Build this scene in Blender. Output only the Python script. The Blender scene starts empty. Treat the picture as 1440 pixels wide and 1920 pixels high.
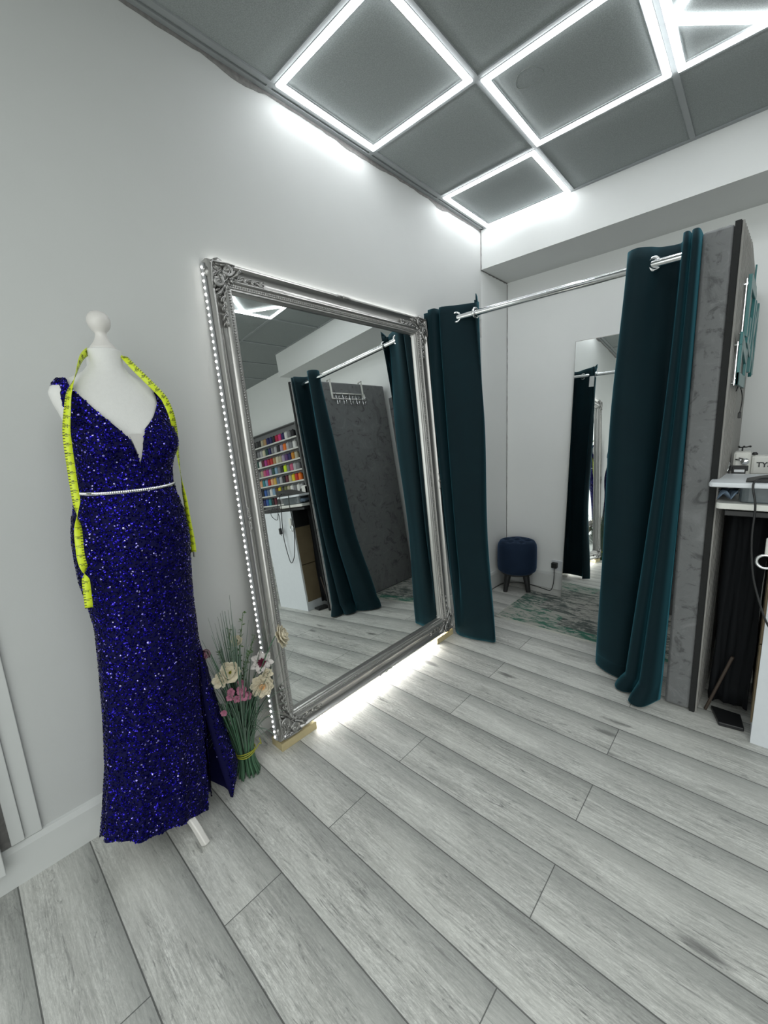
import bpy, math, random
from math import sin, cos, pi, radians
from mathutils import Vector, Matrix
random.seed(7)
S = bpy.context.scene
COL = S.collection

# ------------------------------------------------------------------ camera
cam_d = bpy.data.cameras.new('camera'); cam = bpy.data.objects.new('camera', cam_d); COL.objects.link(cam)
F_PX = 763.77
yaw, pitch, roll = radians(43.0884), radians(-10.5702), radians(-3.0304)
fwd = Vector((-sin(yaw)*cos(pitch), cos(yaw)*cos(pitch), sin(pitch)))
rt0 = Vector((cos(yaw), sin(yaw), 0)); up0 = rt0.cross(fwd)
rt = cos(roll)*rt0 + sin(roll)*up0; up = -sin(roll)*rt0 + cos(roll)*up0
Rm = Matrix((rt, up, -fwd)).transposed().to_4x4()
cam.matrix_world = Matrix.Translation((1.6561, -2.9599, 1.3604)) @ Rm
cam_d.sensor_fit = 'VERTICAL'; cam_d.sensor_height = 24.0; cam_d.lens = F_PX*24.0/1920.0
cam_d.clip_start = 0.02
S.camera = cam
# ------------------------------------------------------------------ light and exposure
w = bpy.data.worlds.new('world'); S.world = w; w.use_nodes = True
w.node_tree.nodes['Background'].inputs[0].default_value = (0.75, 0.85, 1, 1)
w.node_tree.nodes['Background'].inputs[1].default_value = 0.02
S.view_settings.view_transform = 'Standard'; S.view_settings.look = 'None'
S.view_settings.exposure = 0.50; S.view_settings.gamma = 1.0
S.view_settings.use_curve_mapping = False
LED_POWER = 12.5       # ceiling light frames
STRIP_POWER = 48.0     # strip lights behind the big mirror
BULB_POWER = 9.0

def area(name, loc, rot, sx, sy, power, col=(1, 1, 1)):
    l = bpy.data.lights.new(name, 'AREA'); l.shape = 'RECTANGLE'; l.size = sx; l.size_y = sy; l.energy = power; l.color = col
    o = bpy.data.objects.new(name, l); COL.objects.link(o); o.location = loc; o.rotation_euler = rot
# unseen area lamps added as fill, standing in for shopfront daylight and other ceiling lights
area('added_front_fill', (3.0, -5.5, 1.35), (radians(90), 0, 0), 5.2, 2.3, 47, (.96, 1.0, .98))
area('added_ceiling_fill', (3.4, -3.7, 2.74), (0, 0, 0), 4.2, 2.6, 56, (.97, 1.0, .98))
# ------------------------------------------------------------------ room numbers
H, HS, D = 2.799, 2.531, 0.427          # ceiling, underside of bulkhead, back wall
GX, GY = 0.046, -0.577                   # ceiling grid origin
SEAM0, PW = -3.0191, 0.19370             # floor plank seams
XE = 2.70                                # end of the bulkhead
XR, YF = 6.0, -5.6                       # right wall, front wall

# ------------------------------------------------------------------ material helpers
def new_mat(name):
    m = bpy.data.materials.new(name); m.use_nodes = True
    nt = m.node_tree; b = nt.nodes['Principled BSDF']
    return m, nt, b
def N(nt, t, **kw):
    n = nt.nodes.new(t)
    for k, v in kw.items():
        if hasattr(n, k): setattr(n, k, v)
    return n
def setv(b, **kw):
    for k, v in kw.items():
        k = k.replace('_', ' ')
        if k in b.inputs:
            b.inputs[k].default_value = v
def mathn(nt, op, a, b=None, c=None):
    n = nt.nodes.new('ShaderNodeMath'); n.operation = op
    for i, x in enumerate((a, b, c)):
        if x is None: continue
        if isinstance(x, (int, float)): n.inputs[i].default_value = x
        else: nt.links.new(x, n.inputs[i])
    return n.outputs[0]
def mixc(nt, fac, a, b, mode='MIX'):
    n = nt.nodes.new('ShaderNodeMix'); n.data_type = 'RGBA'; n.blend_type = mode
    for i, x in ((0, fac), (6, a), (7, b)):
        if isinstance(x, (int, float)): n.inputs[i].default_value = x
        elif isinstance(x, tuple): n.inputs[i].default_value = x if len(x) == 4 else x+(1,)
        else: nt.links.new(x, n.inputs[i])
    return n.outputs[2]
def objco(nt, scale=(1, 1, 1), loc=(0, 0, 0)):
    t = nt.nodes.new('ShaderNodeTexCoord'); mp = nt.nodes.new('ShaderNodeMapping')
    mp.inputs['Scale'].default_value = scale; mp.inputs['Location'].default_value = loc
    nt.links.new(t.outputs['Object'], mp.inputs[0]); return mp.outputs[0]
def noise(nt, vec, scale, detail=3, rough=.5, dist=0):
    n = nt.nodes.new('ShaderNodeTexNoise'); n.inputs['Scale'].default_value = scale
    n.inputs['Detail'].default_value = detail; n.inputs['Roughness'].default_value = rough
    n.inputs['Distortion'].default_value = dist
    if vec is not None: nt.links.new(vec, n.inputs['Vector'])
    return n.outputs[0]
def ramp(nt, fac, stops):
    n = nt.nodes.new('ShaderNodeValToRGB'); e = n.color_ramp.elements
    while len(e) < len(stops): e.new(.5)
    for i, (p, c) in enumerate(stops):
        e[i].position = p; e[i].color = (c, c, c, 1) if isinstance(c, (int, float)) else tuple(c)+(1,)
    nt.links.new(fac, n.inputs[0]); return n.outputs[0]
def bump(nt, b, h, strength=.2, dist=.002):
    n = nt.nodes.new('ShaderNodeBump'); n.inputs['Strength'].default_value = strength
    n.inputs['Distance'].default_value = dist
    nt.links.new(h, n.inputs['Height']); nt.links.new(n.outputs[0], b.inputs['Normal'])
def plain(name, col, rough=.5, metal=0, var=.08, vscale=30, bmp=0, **kw):
    m, nt, b = new_mat(name)
    v = noise(nt, objco(nt), vscale, 3)
    c1 = tuple(max(0, x*(1-var)) for x in col)+(1,); c2 = tuple(min(1, x*(1+var)) for x in col)+(1,)
    nt.links.new(mixc(nt, v, c1, c2), b.inputs['Base Color'])
    setv(b, Roughness=rough, Metallic=metal, **kw)
    if bmp: bump(nt, b, noise(nt, objco(nt), vscale*6, 2), bmp, .001)
    return m
def emis(name, col, power):
    m, nt, b = new_mat(name)
    setv(b, Base_Color=col+(1,), Emission_Color=col+(1,), Emission_Strength=power, Roughness=.6)
    return m

# walls: matt white paint with soft blotches and roller texture
def wall_mat(name, col):
    m, nt, b = new_mat(name)
    big = noise(nt, objco(nt), 1.3, 4, .6); fine = noise(nt, objco(nt), 160, 2)
    c = mixc(nt, ramp(nt, big, [(.3, 0), (.7, 1)]), tuple(x*.95 for x in col), col)
    scuff = noise(nt, objco(nt, (1, 1, 3)), 5, 6, .8, 1.5)
    c = mixc(nt, ramp(nt, scuff, [(.70, 0), (.76, .12)]), c, (.42, .42, .41, 1))
    nt.links.new(c, b.inputs['Base Color']); setv(b, Roughness=.62)
    bump(nt, b, fine, .12, .0015); return m
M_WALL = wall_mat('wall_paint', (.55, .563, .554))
M_WALL3 = wall_mat('wall_paint_half_lightened', (.66, .675, .665))  # same wall paint, lightened to make up for weak light on the bulkhead
M_WALL2 = wall_mat('wall_paint_lightened', (.80, .815, .805))  # same wall paint, lightened further to brighten the dim back and cubicle walls
M_TRIMW = plain('trim_gloss_white', (.60, .615, .605), .38, var=.04, vscale=6)
M_SEALANT_SHADE = plain('sealant_and_shade', (.18, .175, .17), .8, var=.5, vscale=60)  # dark grey for sealant and for shade painted in gaps and corners
M_TBAR = plain('ceiling_grid_grey', (.28, .30, .305), .45, var=.05)
m, nt, b = new_mat('ceiling_tile')
sp = noise(nt, objco(nt), 260, 2, .6); bg = noise(nt, objco(nt), 2.0, 3)
c = mixc(nt, ramp(nt, sp, [(.35, 0), (.65, 1)]), (.22, .245, .243), (.31, .335, .332))
c = mixc(nt, ramp(nt, bg, [(.35, 0), (.7, .35)]), c, (.30, .325, .322))
nt.links.new(c, b.inputs['Base Color']); setv(b, Roughness=.85); bump(nt, b, sp, .3, .001); M_TILE = m

# floor: grey oak laminate, 1.3 m planks
m, nt, b = new_mat('grey_oak_laminate')
tc = nt.nodes.new('ShaderNodeTexCoord'); sx = nt.nodes.new('ShaderNodeSeparateXYZ'); nt.links.new(tc.outputs['Object'], sx.inputs[0])
X, Y = sx.outputs[0], sx.outputs[1]
r = mathn(nt, 'DIVIDE', mathn(nt, 'SUBTRACT', Y, SEAM0), PW)
k = mathn(nt, 'FLOOR', r); fy = mathn(nt, 'FRACT', r)
par = mathn(nt, 'FLOORED_MODULO', k, 2.0)
xx = mathn(nt, 'DIVIDE', mathn(nt, 'SUBTRACT', X, mathn(nt, 'MULTIPLY_ADD', par, .65, .635)), 1.3)
j = mathn(nt, 'FLOOR', xx); fx = mathn(nt, 'FRACT', xx)
cmb = nt.nodes.new('ShaderNodeCombineXYZ'); nt.links.new(k, cmb.inputs[0]); nt.links.new(j, cmb.inputs[1])
wn = nt.nodes.new('ShaderNodeTexWhiteNoise'); nt.links.new(cmb.outputs[0], wn.inputs[0])
rnd = wn.outputs[0]
def grainvec(sxx, syy):
    g = nt.nodes.new('ShaderNodeCombineXYZ')
    nt.links.new(mathn(nt, 'MULTIPLY_ADD', rnd, 41.0, mathn(nt, 'MULTIPLY', X, sxx)), g.inputs[0])
    nt.links.new(mathn(nt, 'MULTIPLY', Y, syy), g.inputs[1])
    nt.links.new(mathn(nt, 'MULTIPLY', rnd, 19.0), g.inputs[2]); return g.outputs[0]
g1 = noise(nt, grainvec(1.6, 13), 1.6, 5, .62, 1.2)
g2 = noise(nt, grainvec(9, 170), 1.0, 4, .7, .3)
g3 = noise(nt, grainvec(3.2, 26), 1.3, 7, .72, 2.6)
g5 = noise(nt, grainvec(5, 38), 1.6, 6, .75, 3.2)
g6 = noise(nt, grainvec(30, 90), 2.0, 4, .8, .6)
g4 = noise(nt, grainvec(1.0, 4), 1.7, 3, .5, .5)
c = ramp(nt, g1, [(.28, (.42, .422, .395)), (.5, (.67, .672, .635)), (.70, (.82, .822, .78))])
c = mixc(nt, ramp(nt, g2, [(.3, .55), (.60, 0)]), c, (.15, .155, .15, 1))
c = mixc(nt, ramp(nt, g5, [(.36, .55), (.50, 0)]), c, (.20, .203, .19, 1))
c = mixc(nt, ramp(nt, g6, [(.35, .45), (.60, 0)]), c, (.26, .262, .245, 1))
c = mixc(nt, ramp(nt, g6, [(.55, 0), (.75, .45)]), c, (.74, .745, .71, 1))
c = mixc(nt, ramp(nt, g3, [(.34, .85), (.43, 0)]), c, (.11, .112, .108, 1))
c = mixc(nt, ramp(nt, g4, [(.42, 0), (.68, .5)]), c, (.74, .742, .70, 1))
# dark knots
vo = nt.nodes.new('ShaderNodeTexVoronoi'); vo.inputs['Scale'].default_value = 1.0
nt.links.new(grainvec(1.7, 6.5), vo.inputs['Vector'])
kn = mathn(nt, 'ADD', vo.outputs['Distance'], mathn(nt, 'MULTIPLY', mathn(nt, 'SUBTRACT', g3, .5), .22))
c = mixc(nt, ramp(nt, kn, [(.0, .9), (.06, .75), (.13, 0)]), c, (.10, .10, .097, 1))
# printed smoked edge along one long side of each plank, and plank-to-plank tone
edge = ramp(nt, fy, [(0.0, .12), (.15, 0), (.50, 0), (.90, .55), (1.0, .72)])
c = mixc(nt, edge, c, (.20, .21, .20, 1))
c = mixc(nt, mathn(nt, 'MULTIPLY', wn.outputs[0], .22), c, (.58, .59, .57, 1))
s1 = mathn(nt, 'LESS_THAN', fy, .010); s2 = mathn(nt, 'GREATER_THAN', fy, .990)
s3 = mathn(nt, 'LESS_THAN', fx, .0013); s4 = mathn(nt, 'GREATER_THAN', fx, .9990)
seam = mathn(nt, 'MAXIMUM', mathn(nt, 'MAXIMUM', s1, s2), mathn(nt, 'MAXIMUM', s3, s4))
c = mixc(nt, mathn(nt, 'MULTIPLY', seam, .8), c, (.05, .052, .05, 1))
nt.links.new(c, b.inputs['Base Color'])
nt.links.new(ramp(nt, g2, [(.2, .52), (.8, .40)]), b.inputs['Roughness'])
hh = mathn(nt, 'SUBTRACT', mathn(nt, 'MULTIPLY', g2, .5), mathn(nt, 'MULTIPLY', seam, 2.0))
bump(nt, b, hh, .25, .0008); M_FLOOR = m

def velvet(name, c1, c2, sheen=.6, scale=6, rough=.8, crush=False):
    m, nt, b = new_mat(name)
    if crush:
        v = noise(nt, objco(nt, (1, 1, .6)), scale, 6, .65, 2.2)
        v2_ = noise(nt, objco(nt, (1, 1, 1.3)), 7, 6, .68, 1.8)
        cc = mixc(nt, ramp(nt, v, [(.30, 0), (.42, .8), (.7, 1)]), c1+(1,), c2+(1,))
        cc = mixc(nt, ramp(nt, v2_, [(.36, .6), (.45, 0)]), cc, tuple(x*.45 for x in c1)+(1,))
        cc = mixc(nt, ramp(nt, v2_, [(.56, 0), (.70, .5)]), cc, tuple(min(1, x*1.45) for x in c2)+(1,))
        bump(nt, b, v, .6, .01)
    else:
        v = noise(nt, objco(nt), scale, 4, .6, .6)
        cc = mixc(nt, v, c1+(1,), c2+(1,)); bump(nt, b, noise(nt, objco(nt), 500, 2), .15, .0006)
    nt.links.new(cc, b.inputs['Base Color'])
    setv(b, Roughness=rough, Sheen_Weight=sheen, Sheen_Roughness=.4)
    mx_ = max(c2)+.01; b.inputs['Sheen Tint'].default_value = tuple(min(1, .85*x/mx_+.08) for x in c2)+(1,)
    b.inputs['Specular IOR Level'].default_value = .2
    return m
M_TEAL = velvet('teal_velvet', (.0006, .008, .012), (.001, .014, .019), .42, 5)
M_GREYV = velvet('grey_crushed_velvet', (.095, .098, .10), (.165, .17, .172), .25, 5, .6, True)
M_NAVYV = velvet('navy_velvet', (.006, .014, .034), (.010, .024, .052), .25, 9)
M_CHROME = plain('chrome', (.75, .76, .77), .12, 1, .03)
M_SILVER = plain('silver_leaf', (.50, .49, .475), .30, .85, .05, 14)
M_SILVERD = plain('antique_silver', (.36, .355, .345), .34, .8, .25, 30)
m, nt, b = new_mat('mirror_glass'); setv(b, Base_Color=(.86, .885, .875, 1), Metallic=1.0, Roughness=.0)
sm = noise(nt, objco(nt), 3, 3); nt.links.new(mixc(nt, sm, (.85, .875, .865), (.87, .895, .885)), b.inputs['Base Color']); M_MIRROR = m
M_WOOD = plain('raw_pine', (.50, .42, .24), .7, var=.25, vscale=18)
M_BLACK = plain('black_plastic', (.012, .013, .014), .4, var=.2)
M_BLACKF = velvet('black_fabric', (.003, .004, .005), (.006, .007, .009), .0, 8)
M_FELT = plain('black_felt_backing', (.012, .013, .013), .9, var=.2, vscale=80)
M_SLAT = plain('grey_oak_slat', (.26, .255, .24), .5, var=.15, vscale=20)
M_WHITEP = plain('white_laminate', (.66, .69, .72), .45, var=.04, vscale=40)
M_WHITEM = plain('white_enamel', (.68, .68, .64), .3, var=.05, vscale=40)
M_BROWN = plain('brown_board', (.17, .13, .075), .75, var=.18, vscale=12)
M_TEALA = plain('teal_acrylic', (.035, .16, .165), .3, var=.1)
M_FOAM = plain('white_foam_jersey', (.72, .72, .70), .85, var=.04, vscale=120, bmp=.5)
M_WHITEW = plain('white_painted_wood', (.68, .66, .63), .38, var=.04)
M_DRESS = velvet('royal_blue_mesh_fabric', (.001, .001, .030), (.002, .0018, .050), .0, 20)
M_LINING = velvet('dark_navy_lining', (.0005, .0005, .008), (.001, .001, .012), .0, 20)
M_LED = emis('led_diffuser', (.95, .98, 1.0), LED_POWER)
M_STRIP = emis('led_strip', (1.0, .98, .93), STRIP_POWER)
M_BULB = emis('fairy_bulb', (1.0, .98, .95), BULB_POWER)
M_RHINE = plain('rhinestone', (.8, .8, .85), .12, 1, .4, 300)
M_LEDOFF = plain('grey_light_housing', (.30, .31, .32), .45)

m, nt, b = new_mat('blue_sequin')
gi = nt.nodes.new('ShaderNodeNewGeometry')
nt.links.new(ramp(nt, gi.outputs['Random Per Island'], [(0, (.001, .001, .03)), (.5, (.003, .002, .10)), (.82, (.014, .009, .34)), (.95, (.08, .055, .85)), (1, (.6, .55, 1.0))]), b.inputs['Base Color'])  # few pale stops paint sparkle into the colour, the rest kept near black
setv(b, Metallic=.95, Roughness=.13); M_SEQ = m

# distressed rug: cream, grey and green patches
m, nt, b = new_mat('distressed_rug')
v1 = noise(nt, objco(nt, (1.0, 3.0, 1)), 9, 7, .78, .7); v2 = noise(nt, objco(nt), 2.2, 3, .5)
br = nt.nodes.new('ShaderNodeTexBrick'); br.inputs['Scale'].default_value = 1.0
br.offset = .5; br.inputs['Brick Width'].default_value = .42; br.inputs['Row Height'].default_value = .21
br.inputs['Mortar Size'].default_value = 0; br.inputs['Color1'].default_value = (0, 0, 0, 1); br.inputs['Color2'].default_value = (1, 1, 1, 1)
nt.links.new(objco(nt, (1, 1, 1), (.13, .0, 0)), br.inputs['Vector'])
dark = mixc(nt, ramp(nt, br.outputs[0], [(.40, 0), (.60, 1)]), (.075, .095, .09), (.035, .15, .105))
thr = mathn(nt, 'ADD', v1, mathn(nt, 'MULTIPLY', mathn(nt, 'SUBTRACT', v2, .5), .35))
c = mixc(nt, ramp(nt, thr, [(.46, 0), (.56, 1)]), (.40, .395, .36, 1), dark)
nt.links.new(c, b.inputs['Base Color']); setv(b, Roughness=.95); bump(nt, b, v1, .4, .003); M_RUG = m
M_RUGB = plain('rug_binding', (.45, .45, .41), .9)

# yellow tape with tick marks (UV: u = across, v = metres along)
m, nt, b = new_mat('yellow_tape')
uv = nt.nodes.new('ShaderNodeUVMap'); su = nt.nodes.new('ShaderNodeSeparateXYZ'); nt.links.new(uv.outputs[0], su.inputs[0])
t = mathn(nt, 'FRACT', mathn(nt, 'MULTIPLY', su.outputs[1], 254/2.0))
tick = mathn(nt, 'MULTIPLY', mathn(nt, 'LESS_THAN', t, .28), mathn(nt, 'LESS_THAN', su.outputs[0], .28))
t2 = mathn(nt, 'FRACT', mathn(nt, 'MULTIPLY', su.outputs[1], 39.37))
tick2 = mathn(nt, 'MULTIPLY', mathn(nt, 'LESS_THAN', t2, .05), mathn(nt, 'LESS_THAN', su.outputs[0], .95))
c = mixc(nt, mathn(nt, 'MAXIMUM', tick, tick2), (.60, .72, .02, 1), (.05, .06, .01, 1))
nt.links.new(c, b.inputs['Base Color']); setv(b, Roughness=.35); M_TAPE = m
M_INK = plain('black_ink', (.02, .03, .01), .5)

# ------------------------------------------------------------------ mesh helpers
class MB:
    def __init__(s): s.v = []; s.f = []; s.m = []; s.mi = 0
    def box(s, x0, x1, y0, y1, z0, z1, M=None):
        p = [Vector((x, y, z)) for x in (x0, x1) for y in (y0, y1) for z in (z0, z1)]
        if M: p = [M @ q for q in p]
        n = len(s.v); s.v += p
        for f in ((0, 1, 3, 2), (4, 6, 7, 5), (0, 4, 5, 1), (2, 3, 7, 6), (0, 2, 6, 4), (1, 5, 7, 3)):
            s.f.append([n+i for i in f]); s.m.append(s.mi)
        return s
    def tube(s, pts, r, seg=8, caps=True, closed=False):
        pts = [Vector(p) for p in pts]; n = len(pts); base = len(s.v)
        rr = r if isinstance(r, (list, tuple)) else [r]*n
        ref = None
        for i in range(n):
            a = pts[i-1] if (i > 0 or closed) else pts[0]; c = pts[(i+1) % n] if (i < n-1 or closed) else pts[-1]
            d = (c-a).normalized() if (c-a).length > 1e-9 else Vector((0, 0, 1))
            if ref is None:
                ref = Vector((0, 0, 1)) if abs(d.z) < .9 else Vector((1, 0, 0))
            u_ = (ref - d*ref.dot(d))
            if u_.length < 1e-6: u_ = d.orthogonal()
            u_.normalize(); w_ = d.cross(u_); ref = u_
            for q in range(seg):
                t = 2*pi*q/seg; s.v.append(pts[i]+(u_*cos(t)+w_*sin(t))*rr[i])
        m_ = n if closed else n-1
        for i in range(m_):
            i2 = (i+1) % n
            for q in range(seg):
                q2 = (q+1) % seg
                s.f.append([base+i*seg+q, base+i*seg+q2, base+i2*seg+q2, base+i2*seg+q]); s.m.append(s.mi)
        if caps and not closed:
            s.f.append([base+q for q in range(seg)][::-1]); s.m.append(s.mi)
            s.f.append([base+(n-1)*seg+q for q in range(seg)]); s.m.append(s.mi)
        return s
    def lathe(s, prof, c=(0, 0, 0), seg=32, M=None):
        base = len(s.v); n = len(prof)
        for (r, z) in prof:
            for q in range(seg):
                t = 2*pi*q/seg; p = Vector((r*cos(t), r*sin(t), z))
                if M: p = M @ p
                s.v.append(p+Vector(c))
        for i in range(n-1):
            for q in range(seg):
                q2 = (q+1) % seg
                s.f.append([base+i*seg+q, base+i*seg+q2, base+(i+1)*seg+q2, base+(i+1)*seg+q]); s.m.append(s.mi)
        s.f.append([base+q for q in range(seg)][::-1]); s.m.append(s.mi)
        s.f.append([base+(n-1)*seg+q for q in range(seg)]); s.m.append(s.mi)
        return s
    def grid(s, rows, close_u=False):
        base = len(s.v); nr = len(rows); nc = len(rows[0])
        for r_ in rows: s.v += [Vector(p) for p in r_]
        for i in range(nr-1):
            for q in range(nc if close_u else nc-1):
                q2 = (q+1) % nc
                s.f.append([base+i*nc+q, base+i*nc+q2, base+(i+1)*nc+q2, base+(i+1)*nc+q]); s.m.append(s.mi)
        return s
    def prism(s, poly, M, h):
        base = len(s.v); n = len(poly)
        for z in (0, h):
            for (a, b_) in poly: s.v.append(M @ Vector((a, b_, z)))
        s.f.append([base+i for i in range(n)][::-1]); s.m.append(s.mi)
        s.f.append([base+n+i for i in range(n)]); s.m.append(s.mi)
        for i in range(n):
            q = (i+1) % n
            s.f.append([base+i, base+q, base+n+q, base+n+i]); s.m.append(s.mi)
        return s
    def sphere(s, c, r, seg=10, rings=6, sq=(1, 1, 1), M=None):
        prof = []
        base = len(s.v)
        c = Vector(c)
        for i in range(rings+1):
            ph = pi*i/rings
            for q in range(seg):
                t = 2*pi*q/seg
                p = Vector((r*sin(ph)*cos(t)*sq[0], r*sin(ph)*sin(t)*sq[1], r*cos(ph)*sq[2]))
                if M: p = M @ p
                s.v.append(c+p)
        for i in range(rings):
            for q in range(seg):
                q2 = (q+1) % seg
                s.f.append([base+i*seg+q, base+(i+1)*seg+q, base+(i+1)*seg+q2, base+i*seg+q2]); s.m.append(s.mi)
        return s
    def build(s, name, mats, parent=None, smooth=False, origin=None, bevel=0, solid=0, subd=0, auto=None):
        me = bpy.data.meshes.new(name)
        off = Vector((0, 0, 0))
        if origin is not None: off = Vector(origin)
        elif parent is None and s.v:
            xs = [p.x for p in s.v]; ys = [p.y for p in s.v]; zs = [p.z for p in s.v]
            off = Vector(((min(xs)+max(xs))/2, (min(ys)+max(ys))/2, min(zs)))
        elif parent is not None: off = parent_off.get(parent.name, Vector((0, 0, 0)))
        me.from_pydata([tuple(p-off) for p in s.v], [], s.f)
        mats = mats if isinstance(mats, (list, tuple)) else [mats]
        for m_ in mats: me.materials.append(m_)
        if len(mats) > 1:
            me.polygons.foreach_set('material_index', s.m)
        if smooth: me.polygons.foreach_set('use_smooth', [True]*len(me.polygons))
        me.update()
        if auto is not None:
            me.polygons.foreach_set('use_smooth', [True]*len(me.polygons)); me.set_sharp_from_angle(angle=radians(auto))
        o = bpy.data.objects.new(name, me); COL.objects.link(o)
        if parent is None: o.location = off
        else:
            o.parent = parent
        parent_off[o.name] = off
        if bevel:
            bm_ = o.modifiers.new('bevel', 'BEVEL'); bm_.width = bevel; bm_.segments = 2; bm_.limit_method = 'ANGLE'
        if solid:
            sm_ = o.modifiers.new('solid', 'SOLIDIFY'); sm_.thickness = solid; sm_.offset = 0
        if subd:
            sb_ = o.modifiers.new('sub', 'SUBSURF'); sb_.levels = subd; sb_.render_levels = subd
        return o
parent_off = {}
def tag(o, label=None, cat=None, group=None, kind=None):
    if label: o['label'] = label
    if cat: o['category'] = cat
    if group: o['group'] = group
    if kind: o['kind'] = kind
    return o
def thing(name, loc, label, cat, group=None):
    o = bpy.data.objects.new(name, None); COL.objects.link(o); o.location = loc
    o.empty_display_size = .05
    parent_off[o.name] = Vector(loc); return tag(o, label, cat, group)
def struct(name, mb, mats, label=None, **kw):
    o = mb.build(name, mats, **kw); return tag(o, label, None, None, 'structure')
def crom(pts, n):
    """Catmull-Rom through points, n samples per span"""
    P = [Vector(p) for p in pts]; P = [P[0]*2-P[1]]+P+[P[-1]*2-P[-2]]; out = []
    for i in range(1, len(P)-2):
        for k_ in range(n):
            t = k_/n
            out.append(.5*((2*P[i])+(-P[i-1]+P[i+1])*t+(2*P[i-1]-5*P[i]+4*P[i+1]-P[i+2])*t*t+(-P[i-1]+3*P[i]-3*P[i+1]+P[i+2])*t**3))
    out.append(P[-2]); return out
def interp(x, xs, ys):
    if x <= xs[0]: return ys[0]
    for i in range(len(xs)-1):
        if x <= xs[i+1]: return ys[i]+(ys[i+1]-ys[i])*(x-xs[i])/(xs[i+1]-xs[i])
    return ys[-1]
def aim(d, upv=Vector((0, 0, 1))):
    """rotation taking +z to d"""
    return Vector((0, 0, 1)).rotation_difference(Vector(d).normalized()).to_matrix().to_4x4()

# ------------------------------------------------------------------ the room
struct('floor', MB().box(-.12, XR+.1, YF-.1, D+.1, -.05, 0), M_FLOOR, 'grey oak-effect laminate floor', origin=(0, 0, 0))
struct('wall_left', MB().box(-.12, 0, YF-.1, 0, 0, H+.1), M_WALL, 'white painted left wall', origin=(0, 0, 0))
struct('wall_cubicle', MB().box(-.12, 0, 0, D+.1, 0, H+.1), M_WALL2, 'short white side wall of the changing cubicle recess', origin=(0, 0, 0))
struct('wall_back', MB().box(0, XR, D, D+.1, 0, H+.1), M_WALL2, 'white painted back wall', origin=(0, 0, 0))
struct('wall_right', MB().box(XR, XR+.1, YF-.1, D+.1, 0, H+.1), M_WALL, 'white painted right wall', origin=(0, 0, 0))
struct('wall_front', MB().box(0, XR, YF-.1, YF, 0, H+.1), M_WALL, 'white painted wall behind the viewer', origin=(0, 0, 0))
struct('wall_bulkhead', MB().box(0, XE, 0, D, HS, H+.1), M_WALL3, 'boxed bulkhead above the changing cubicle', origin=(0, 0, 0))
# baseboards
def baseboard(name, a, b_, horizontal_y, lab):
    mb = MB(); h = .143
    if horizontal_y:   # runs along y at x=0
        prof = [(0, 0), (.016, 0), (.016, h-.022), (.008, h-.004), (0, h)]
        rows = [[(x, a, z) for x, z in prof], [(x, b_, z) for x, z in prof]]
    else:
        prof = [(0, 0), (.016, 0), (.016, h-.022), (.008, h-.004), (0, h)]
        rows = [[(a, D-x, z) for x, z in prof], [(b_, D-x, z) for x, z in prof]]
    mb.grid(rows); n = len(prof)
    mb.f.append(list(range(n))); mb.m.append(0); mb.f.append(list(range(n, 2*n))[::-1]); mb.m.append(0)
    struct(name, mb, M_TRIMW, lab)
baseboard('baseboard_left', YF, D-.016, True, 'white baseboard along the left wall')
baseboard('baseboard_back', 0, XR, False, 'white baseboard along the back wall')
# architrave at the far left and the edge of a door beside it
mb = MB(); mb.box(0, .012, -2.977, -2.933, .143, 2.3); mb.box(0, .022, -3.010, -2.977, .15, 2.3)
struct('trim_1', mb, M_TRIMW, 'stepped white door architrave on the left wall', bevel=.002)
mb = MB(); mb.box(-.0, .010, -3.034, -3.010, .143, 2.3)  # flat strip coloured dark in place of a shaded recess
struct('trim_2', mb, M_SEALANT_SHADE, 'dark strip painted as the shaded recess beside the white architrave')
struct('door_1', MB().box(.018, .052, -3.75, -3.034, .09, 2.25), M_TRIMW, 'white door leaf at the far left edge', bevel=.002)
# ceiling: tiles + grid
tw = .6
mb = MB(); mb.box(-.02, XR, YF, D, H+.004, H+.09)
struct('ceiling', mb, M_TILE, 'suspended ceiling of grey mineral tiles', origin=(0, 0, 0))
mb = MB()
xs_ = [GX+tw*i for i in range(0, 11) if GX+tw*i < XR]; ys_ = [GY-tw*i for i in range(-1, 9) if GY-tw*i > YF]
for x in xs_: mb.box(x-.012, x+.012, YF, 0 if x < XE else D, H-.003, H+.005)
for y in ys_:
    if y < 0: mb.box(0, XR, y-.012, y+.012, H-.0025, H+.005)
mb.box(0, .022, YF, 0, H-.004, H+.004); mb.box(0, XE, -.018, 0, H-.004, H+.004)
struct('trim_3', mb, M_TBAR, 'grey metal ceiling grid bars')
# rough sealant and painted shadow line where ceiling meets the left wall and down the two inner corners
mb = MB(); rows = []
y = -5.5
while y < -.0:
    d_ = .010+.012*max(0, sin(y*9.1)+.5*sin(y*23+1))+.006*random.random()
    rows.append([(.0015, y, H-.001), (.0025, y, H-d_*.6), (.0012, y, H-d_-.004)]); y += .03
mb.grid(rows)
rows = []
z = HS
while z < H: rows.append([(.001, -.003-.003*random.random(), z), (.004, -.004, z), (.004+.003*random.random(), -.001, z)]); z += .02
mb.grid(rows); rows = []
z = .15
while z < HS: rows.append([(.001, D-.002-.003*random.random(), z), (.003, D-.003, z), (.003+.003*random.random(), D-.001, z)]); z += .03
mb.grid(rows); rows = []
y = 0
while y < D: rows.append([(.001, y, HS-.004-.006*random.random()), (.004, y, HS-.003), (.006, y, HS-.001)]); y += .02
mb.grid(rows)
struct('trim_4', mb, M_SEALANT_SHADE, 'rough grey sealant and painted shadow line in the wall and ceiling corners', solid=.001)

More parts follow.
